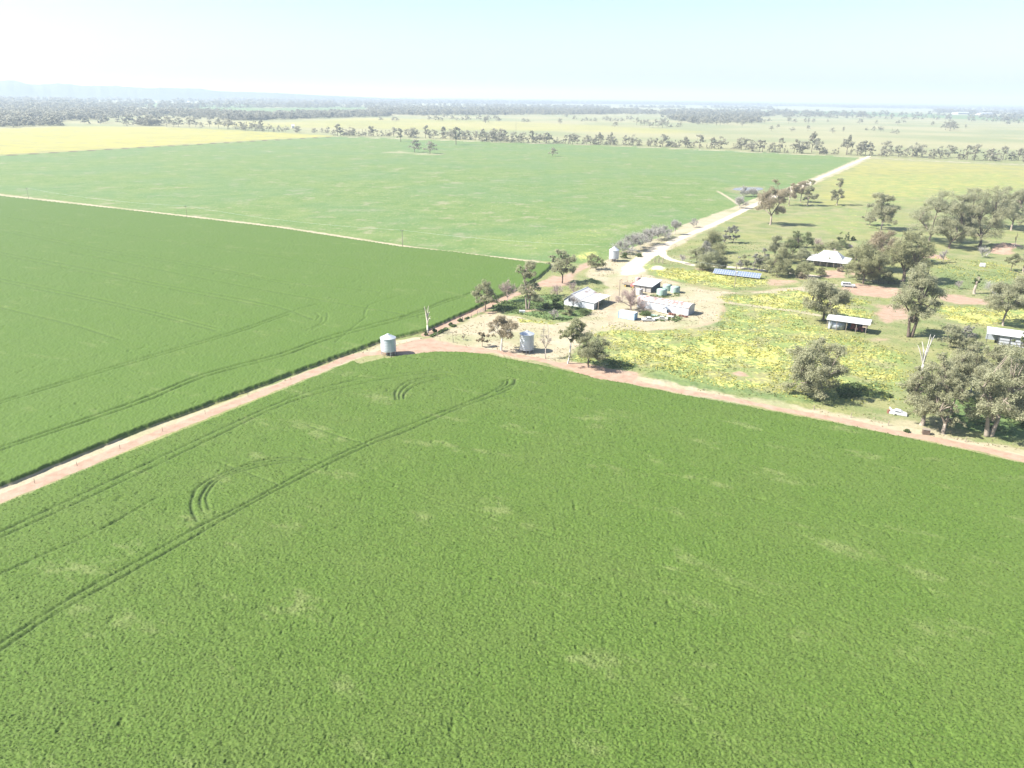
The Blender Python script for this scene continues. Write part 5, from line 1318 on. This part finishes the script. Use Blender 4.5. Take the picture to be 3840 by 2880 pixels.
# --- right-hand shed
e0, e1 = G(3705, 1249, 3.2), G(3795, 1261, 3.2); ax = e1 - e0; rz = math.atan2(ax[1], ax[0]); RL = 12.5
b = thing('hay_shed', (e0[0], e0[1], 0), rz, 'pale-roofed shed at the right edge with framed light front panels behind scrub', 'shed')
MB().slab([(-.3, -.4, 3.2), (RL, -.4, 3.2), (RL, 5.4, 4.0), (-.3, 5.4, 4.0)], .09).build('roof', ROOFW, b)
MB().box((RL / 2, 5.1, 1.9), (RL, .08, 3.8)).build('back_wall', WALLG, b)
for k in range(5): MB().box((.1 + (RL - .4) * k / 4, .1, 1.6), (.15, .15, 3.15)).build('post', STEEL, b)
for k in range(1, 4):
    p_ = MB().box((.1 + (RL - .4) * (k + .5) / 4, .25, 1.5), ((RL - .4) / 4 - .2, .05, 2.9)).build('front_panel', plain('pale_sheet', (.33, .34, .36), .5), b)
    fr_ = MB()
    for z in (.6, 1.5, 2.4): fr_.box((.1 + (RL - .4) * (k + .5) / 4, .16, z), ((RL - .4) / 4 - .22, .06, .09))
    fr_.build('girt', STEEL, p_)
b = frame(3683, 1001, -.35, 'white_box', 'small white box trailer with dark open end alone in the paddock', 'box')
MB().box((0, 0, .95), (2.1, 1.7, 1.5)).build('body', WHITE, b); MB().box((1.07, 0, .95), (.04, 1.45, 1.25)).build('opening', DARK, b)  # opening is a dark sheet painted for the shade inside
for s_ in (-1, 1): wheel(b, 0, s_ * .95, .28, .16)

# ------------------------------------------------------------------ vehicles
def vehicle(px, py, rz, name, label, cat, prof, glass, wheels, width, m, extra=None, pillar=None):
    v = frame(px, py, rz, name, label, cat)
    mb = MB(); mb.prism(prof, -width / 2, width / 2); bo = mb.build('body', m, v)
    bv = bo.modifiers.new('bevel', 'BEVEL'); bv.width = .09; bv.segments = 2
    for gl in glass:
        for s_ in (-1, 1):
            MB().prism(gl, s_ * width / 2 - .012, s_ * width / 2 + .012).build('side_window', GLASS, v)
    if extra: extra(v)
    for x, r_ in wheels:
        for s_ in (-1, 1): wheel(v, x, s_ * (width / 2 - .1), r_, .22)
    return v
def wagon_x(v):
    MB().slab([(.78, -.72, 1.38), (1.12, -.76, 1.12), (1.12, .76, 1.12), (.78, .72, 1.38)], .03).build('windscreen', GLASS, v)
    MB().box((2.62, 0, .52), (.14, 1.8, .2)).build('bumper', STEEL, v)
    for s_ in (-1, 1): MB().box((2.60, s_ * .7, .86), (.05, .28, .16)).build('headlight', GLASS, v)
    for s_ in (-.55, .55): MB().box((-.9, s_, 1.93), (2.0, .05, .05)).build('roof_rail', STEEL, v)
vehicle(3180, 1076, -math.radians(13), 'off_road_wagon', 'white off-road wagon parked facing right on the red dirt under the big gum', 'car',
        [(-2.6, .5), (-2.62, 1.1), (-2.5, 1.88), (.62, 1.88), (1.08, 1.18), (2.48, 1.08), (2.58, .95), (2.58, .45), (-2.4, .45)],
        [[(-2.3, 1.22), (-2.22, 1.72), (-1.3, 1.72), (-1.3, 1.22)], [(-1.2, 1.22), (-1.2, 1.72), (-.25, 1.72), (-.25, 1.22)], [(-.15, 1.22), (-.15, 1.72), (.45, 1.72), (.78, 1.22)]],
        [(-1.6, .4), (1.6, .4)], 1.9, WHITE, wagon_x)
def sedan_x(v):
    MB().slab([(-.98, -.62, 1.2), (-.52, -.58, 1.41), (-.52, .58, 1.41), (-.98, .62, 1.2)], .03).build('windscreen', GLASS, v)
    for s_ in (-1, 1): MB().box((-2.22, s_ * .6, .66), (.05, .3, .14)).build('headlight', GLASS, v)
SED = [(-2.25, .35), (-2.27, .75), (-1.05, .92), (-.48, 1.40), (.75, 1.40), (1.35, .96), (2.2, .92), (2.25, .4), (2.1, .3), (-2.1, .3)]
SGL = [[(-.86, .96), (-.42, 1.32), (.08, 1.32), (.08, .96)], [(.16, .96), (.16, 1.32), (.68, 1.32), (1.1, .96)]]
vehicle(2431, 1204, -math.radians(4), 'old_sedan', 'old white sedan with dark windows parked in flowers nearest the container', 'car', SED, SGL, [(-1.4, .31), (1.35, .31)], 1.7, WHITE, sedan_x)
vehicle(2479, 1201, -math.radians(9), 'old_sedan', 'old cream sedan in flowers, right of the white one', 'car', SED, SGL, [(-1.4, .31), (1.35, .31)], 1.7, CREAM, sedan_x)
# faded red farm truck half hidden behind the square shed
b = frame(2366, 1077, AX + math.pi * .98, 'farm_truck', 'faded red farm truck with pale flat tray behind the square shed', 'truck')
MB().box((-1.2, 0, 1.0), (2.0, 2.1, 1.0)).box((-1.5, 0, 1.8), (1.2, 1.95, .75), 0, .85).build('cab', PINK, b)
MB().box((1.7, 0, 1.05), (3.6, 2.3, .14)).box((1.7, 1.1, 1.3), (3.6, .06, .4)).box((1.7, -1.1, 1.3), (3.6, .06, .4)).build('tray', TIMBER, b)
MB().box((.4, 0, .72), (5.2, .9, .2)).build('chassis', STEEL, b)
for x in (-1.3, 2.0):
    for s_ in (-1, 1): wheel(b, x, s_ * .95, .45, .28, rim=YELLOWP)
# wreck
b = frame(3366, 1553, -math.radians(28), 'wrecked_car', 'crushed white car shell lying on bare ground near the split-trunk gum', 'car wreck')
MB().prism([(-1.9, .05), (-1.85, .6), (-.9, .8), (-.5, 1.15), (.5, 1.05), (1.1, .7), (2.0, .5), (2.05, .1)], -.8, .8).build('body', WHITE, b)
MB().prism([(-.75, .8), (-.45, 1.05), (.4, .97), (.85, .74)], -.82, .82).build('window', DARK, b)
g0, g1 = G(3334, 1541), G(3356, 1558)
b = thing('fallen_log', (g1[0], g1[1], 0), 0, 'bleached log leaning against the wrecked car shell', 'log')
MB().tube([(0, 0, .2), ((g0 - g1)[0] * .5, (g0 - g1)[1] * .5, .55), ((g0 - g1)[0], (g0 - g1)[1], .95)], [.28, .24, .18], 8).build('trunk', BARKW, b)
tag(MB().lathe([(.35, 0), (.35, .8), (.33, .84)], 16).build('rusty_drum', RUST, None, False, (*G(3331, 1549), 0)), 'rusty red drum left of the wrecked car shell', 'drum')
b = frame(3471, 1628, -.3, 'rusty_tank', 'squat brown rusted tank beside a pale post at the track edge', 'tank')
MB().box((0, 0, .62), (1.5, 1.1, 1.1), 0, .94).build('body', plain('brown_rust', (.10, .07, .05), .9, var=.35), b); MB().box((0, 0, 1.2), (1.56, 1.16, .07)).build('lid', TIMBER, b)

# ------------------------------------------------------------------ scrap along the long shed
for i, (px, py, m, lab) in enumerate([(2511, 1183, RUST, 'rust-red drum heap nearest the outhouse, left'), (2520, 1185, RUST, 'rust-red drum in front of the long shed, middle'), (2529, 1186, plain('dark_rust', (.11, .06, .045), .9), 'dark rusty drum right of the two red ones')]):
    tag(MB().lathe([(.45, 0), (.47, .4), (.45, .9), (.4, .95)], 18).build('scrap_drum', m, None, False, (*G(px, py), 0)), lab, 'drum')
g0, g1 = G(2463, 1171), G(2507, 1181)
tag(MB().tube([(g0[0], g0[1], .55), (g1[0], g1[1], .35)], .17, 8).build('pipe', CREAM), 'long pale pipe lying in front of the outhouse', 'pipe')
tag(MB().box((0, 0, .3), (3.0, 1.4, .25), AX).build('metal_sheet', plain('faded_green_panel', (.24, .33, .28), .7), None, False, (*G(2449, 1185), 0)), 'faded green flat panel on weeds behind the old sedans', 'scrap')
tag(MB().box((0, 0, .5), (2.6, 1.3, .5), AX, .9).build('old_trailer', CREAM, None, False, (*G(2513, 1192), 0)), 'low cream trailer body in flowers right of the old sedans', 'trailer')
b = frame(2560, 1190, AX, 'axle_pile', 'pile of rusty axles and wheels at the right front of the long shed', 'scrap')
for x, y in ((-1.1, 0), (-.2, .4), (.8, -.1), (1.4, .3)): wheel(b, x, y, .42, .22, rim=RUST)
MB().tube([(-1.3, .1, .45), (1.6, .2, .5)], .08, 6).build('axle', RUST, b)

# ------------------------------------------------------------------ poles, wires, posts, gate
POLES = []
def pole(px, py, ty, label, arm=True, rz=0.3, m=TIMBER, r=.14, trans=False):
    h = height(px, py, ty); b = frame(px, py, rz, 'power_pole', label, 'power pole')
    MB().tube([(0, 0, -.2), (0, 0, h)], [r, r * .7], 8).build('pole', m, b)
    if arm:
        MB().box((0, 0, h - .35), (1.9, .1, .12)).build('crossarm', m, b)
        for x in (-.85, .85): MB().lathe([(.05, 0), (.07, .1), (.04, .18)], 8, (x, 0, h - .29)).build('insulator', STEEL, b)
    if trans: MB().lathe([(.3, 0), (.32, .7), (.28, .76)], 14, (.42, 0, h - 2.6)).build('transformer', FRAME, b)
    g = G(px, py); POLES.append((g[0], g[1], h - .1)); return b
pole(108, 747, 704, 'power pole on the pale strip nearest the left edge of the photo', r=.1)
pole(703, 824, 771, 'power pole in the middle of the pale strip between crop and pasture', r=.1)
pole(1510, 926, 862, 'power pole on the pale strip nearest the farm')
pole(2320, 1135, 1049, 'tall plain pole between the barn and the square shed', False)
pole(2243, 1163, 1096, 'pale pole standing at the open side of the barn', False, m=BARK)
pole(2754, 1079, 1001, 'power pole with transformer in front of the solar panels', True, .1, TIMBER, .15, True)
pole(2760, 1011, 984, 'dark pole just behind the solar panels', False)
pole(3120, 914, 894, 'pale pole behind the house', False, m=BARK)
def wire(a, c, label, z0=None):
    a = np.array(a); c = np.array(c); t = np.linspace(0, 1, 13)[:, None]; p = a * (1 - t) + c * t; p[:, 2] -= (4 * t * (1 - t))[:, 0] * np.linalg.norm(c - a) * .012
    tag(MB().tube(list(p), .022, 3).build('power_line', FRAME), label, 'power line')
wire(POLES[0], POLES[1], 'power line along the left part of the pale strip'); wire(POLES[1], POLES[2], 'power line along the right part of the pale strip')
g = G(2240, 985); wire(POLES[2], (g[0], g[1], 8), 'power line from the strip towards the far silo')
g = G(2330, 990); wire((g[0], g[1], 7.5), POLES[5], 'power line crossing the white gravel towards the solar panels')
def posts(lst, label, group, name='fence_post', hgt=1.2, r=.09, m=TIMBER):
    proto = None
    for px, py in lst:
        g = G(px, py)
        if proto is None: proto = MB().tube([(0, 0, -.1), (0, 0, hgt)], [r, r * .85], 7).build(name, m); o = proto
        else: o = proto.copy(); COL.objects.link(o)
        o.location = (g[0], g[1], 0); o.rotation_euler = (.04 * math.sin(px), .04 * math.cos(px * 3), 0); tag(o, label, 'post', group)
for (px, py, ty), lab in zip([(2455, 983, 967), (2470, 986, 965), (2485, 988, 965)], ['leftmost of three thick timber posts at the road junction', 'middle of three thick timber posts at the road junction', 'rightmost of three thick timber posts at the road junction']):
    tag(MB().tube([(0, 0, -.1), (0, 0, height(px, py, ty))], [.2, .17], 8).build('timber_post', TIMBER, None, False, (*G(px, py), 0)), lab, 'post')
posts([(1413, 1296), (1250, 1360), (1090, 1424), (930, 1488), (770, 1553), (610, 1618), (450, 1683), (290, 1748), (130, 1812)], 'small fence post on the verge between crop and red lane', 'fence posts along the red lane', hgt=1.0, r=.05)
posts([(1735, 1185 + 17), (1767, 1192), (1699, 1284), (1640, 1262)], 'short dark strainer post on the yard edge near the lane', 'strainer posts by the yard', hgt=1.3, r=.13)
posts([(3480, 1631), (3052, 1538), (3190, 1566), (3330, 1596), (3620, 1658)], 'pale fence post on the verge above the foreground crop', 'fence posts along the crop track', m=BARK)
posts([(2985, 1047), (3000, 1046), (3027, 1049), (3060, 1052), (2950, 1043), (2920, 1045)], 'small pale post in front of the homestead garden', 'garden fence posts', m=BARK, r=.07)
posts([(3228, 1282), (3560, 1240), (3615, 1268)], 'short post in the paddock beside the open shelter or scrub', 'paddock posts', m=BARK)
tag(MB().box((0, 0, .6), (.18, .18, 1.2), .2, .8).build('marker_post', WHITE, None, False, (*G(2202, 1055), 0)), 'white marker post beside the red earth heap behind the barn', 'post')
g0, g1 = G(1790, 1180), G(1815, 1167); d = g1 - g0; gl = np.linalg.norm(d)
b = thing('farm_gate', (g0[0], g0[1], 0), math.atan2(d[1], d[0]), 'thin steel farm gate across the verge left of the round gum', 'gate')
MB().tube([(0, 0, 0), (0, 0, 1.4)], .09, 6).build('post', TIMBER, b); MB().tube([(gl, 0, 0), (gl, 0, 1.4)], .09, 6).build('post', TIMBER, b)
gm = MB()
for z in (.3, .6, .9, 1.2): gm.tube([(.1, 0, z), (gl - .1, 0, z)], .035, 5)
for x in (.12, gl / 2, gl - .12): gm.tube([(x, 0, .28), (x, 0, 1.22)], .035, 5)
gm.build('frame', FRAME, b)
b = frame(1958, 1174, -.05, 'water_trough', 'white rectangular trough on legs in front of the two-trunked gum', 'trough')
MB().box((0, 0, .62), (2.1, .8, .75)).build('basin', WHITE, b)
for x in (-.9, .9): MB().box((x, 0, .13), (.12, .7, .26)).build('leg', STEEL, b)
# stockyard rails in the shade of the great gum
g0, g1 = G(3274, 1066), G(3392, 1066); d = g1 - g0; gl = np.linalg.norm(d)
b = thing('stockyard_rails', (g0[0], g0[1], 0), math.atan2(d[1], d[0]), 'dark steel stockyard rails in deep shade under the huge gum', 'fence')
for z in (.45, .85, 1.25, 1.65): MB().box((gl / 2, 0, z), (gl, .07, .11)).build('rail', STEEL, b)
for k in range(7): MB().box((gl * k / 6, .1, .9), (.12, .12, 1.9)).build('post', STEEL, b)
# far white sheds and roofs on the plain
def far_shed(x0, x1, y, label, wd=16, hh=5):
    a, c = G(x0, y), G(x1, y); ax = c - a; L = np.linalg.norm(ax)
    b = thing('farm_shed', (a[0], a[1], 0), math.atan2(ax[1], ax[0]), label, 'shed')
    MB().prism([(0, 0), (0, hh), (L, hh), (L, 0)], 0, wd).build('wall', WHITE, b)
    m = MB()
    m.slab([(-.5, -.6, hh + .05), (L + .5, -.6, hh + .05), (L + .5, wd / 2, hh + 3), (-.5, wd / 2, hh + 3)], .1).slab([(-.5, wd / 2, hh + 3), (L + .5, wd / 2, hh + 3), (L + .5, wd + .6, hh + .05), (-.5, wd + .6, hh + .05)], .1)
    m.build('roof', ROOFW, b)
far_shed(3592, 3640, 428, 'long white shed on the far plain, left of two', 40, 9); far_shed(3679, 3727, 430, 'long white shed on the far plain, right of two', 40, 9)
far_shed(704, 716, 388, 'tiny white roofed building on the far plain at left', 25, 8); far_shed(2802, 2812, 412, 'tiny pale building on the far plain right of centre', 25, 7); far_shed(1095, 1104, 482, 'small pale roof among the trees behind the canola tip', 12, 5)

# ------------------------------------------------------------------ the air
def haze():
    m = bpy.data.materials.new('haze'); m.use_nodes = True; nt = m.node_tree
    nt.nodes.remove(nt.nodes['Principled BSDF'])
    pv = nt.nodes.new('ShaderNodeVolumePrincipled')
    pv.inputs['Color'].default_value = (.66, .77, .87, 1); pv.inputs['Density'].default_value = HAZE_DENSITY
    pv.inputs['Anisotropy'].default_value = .1
    nt.links.new(pv.outputs[0], nt.nodes['Material Output'].inputs['Volume'])
    o = MB().box((0, 0, 117), (64000, 64000, 236)).build('haze', m)
    tag(o, 'pale blue haze that veils the distant plain and hills', 'haze', None, 'stuff')
haze()
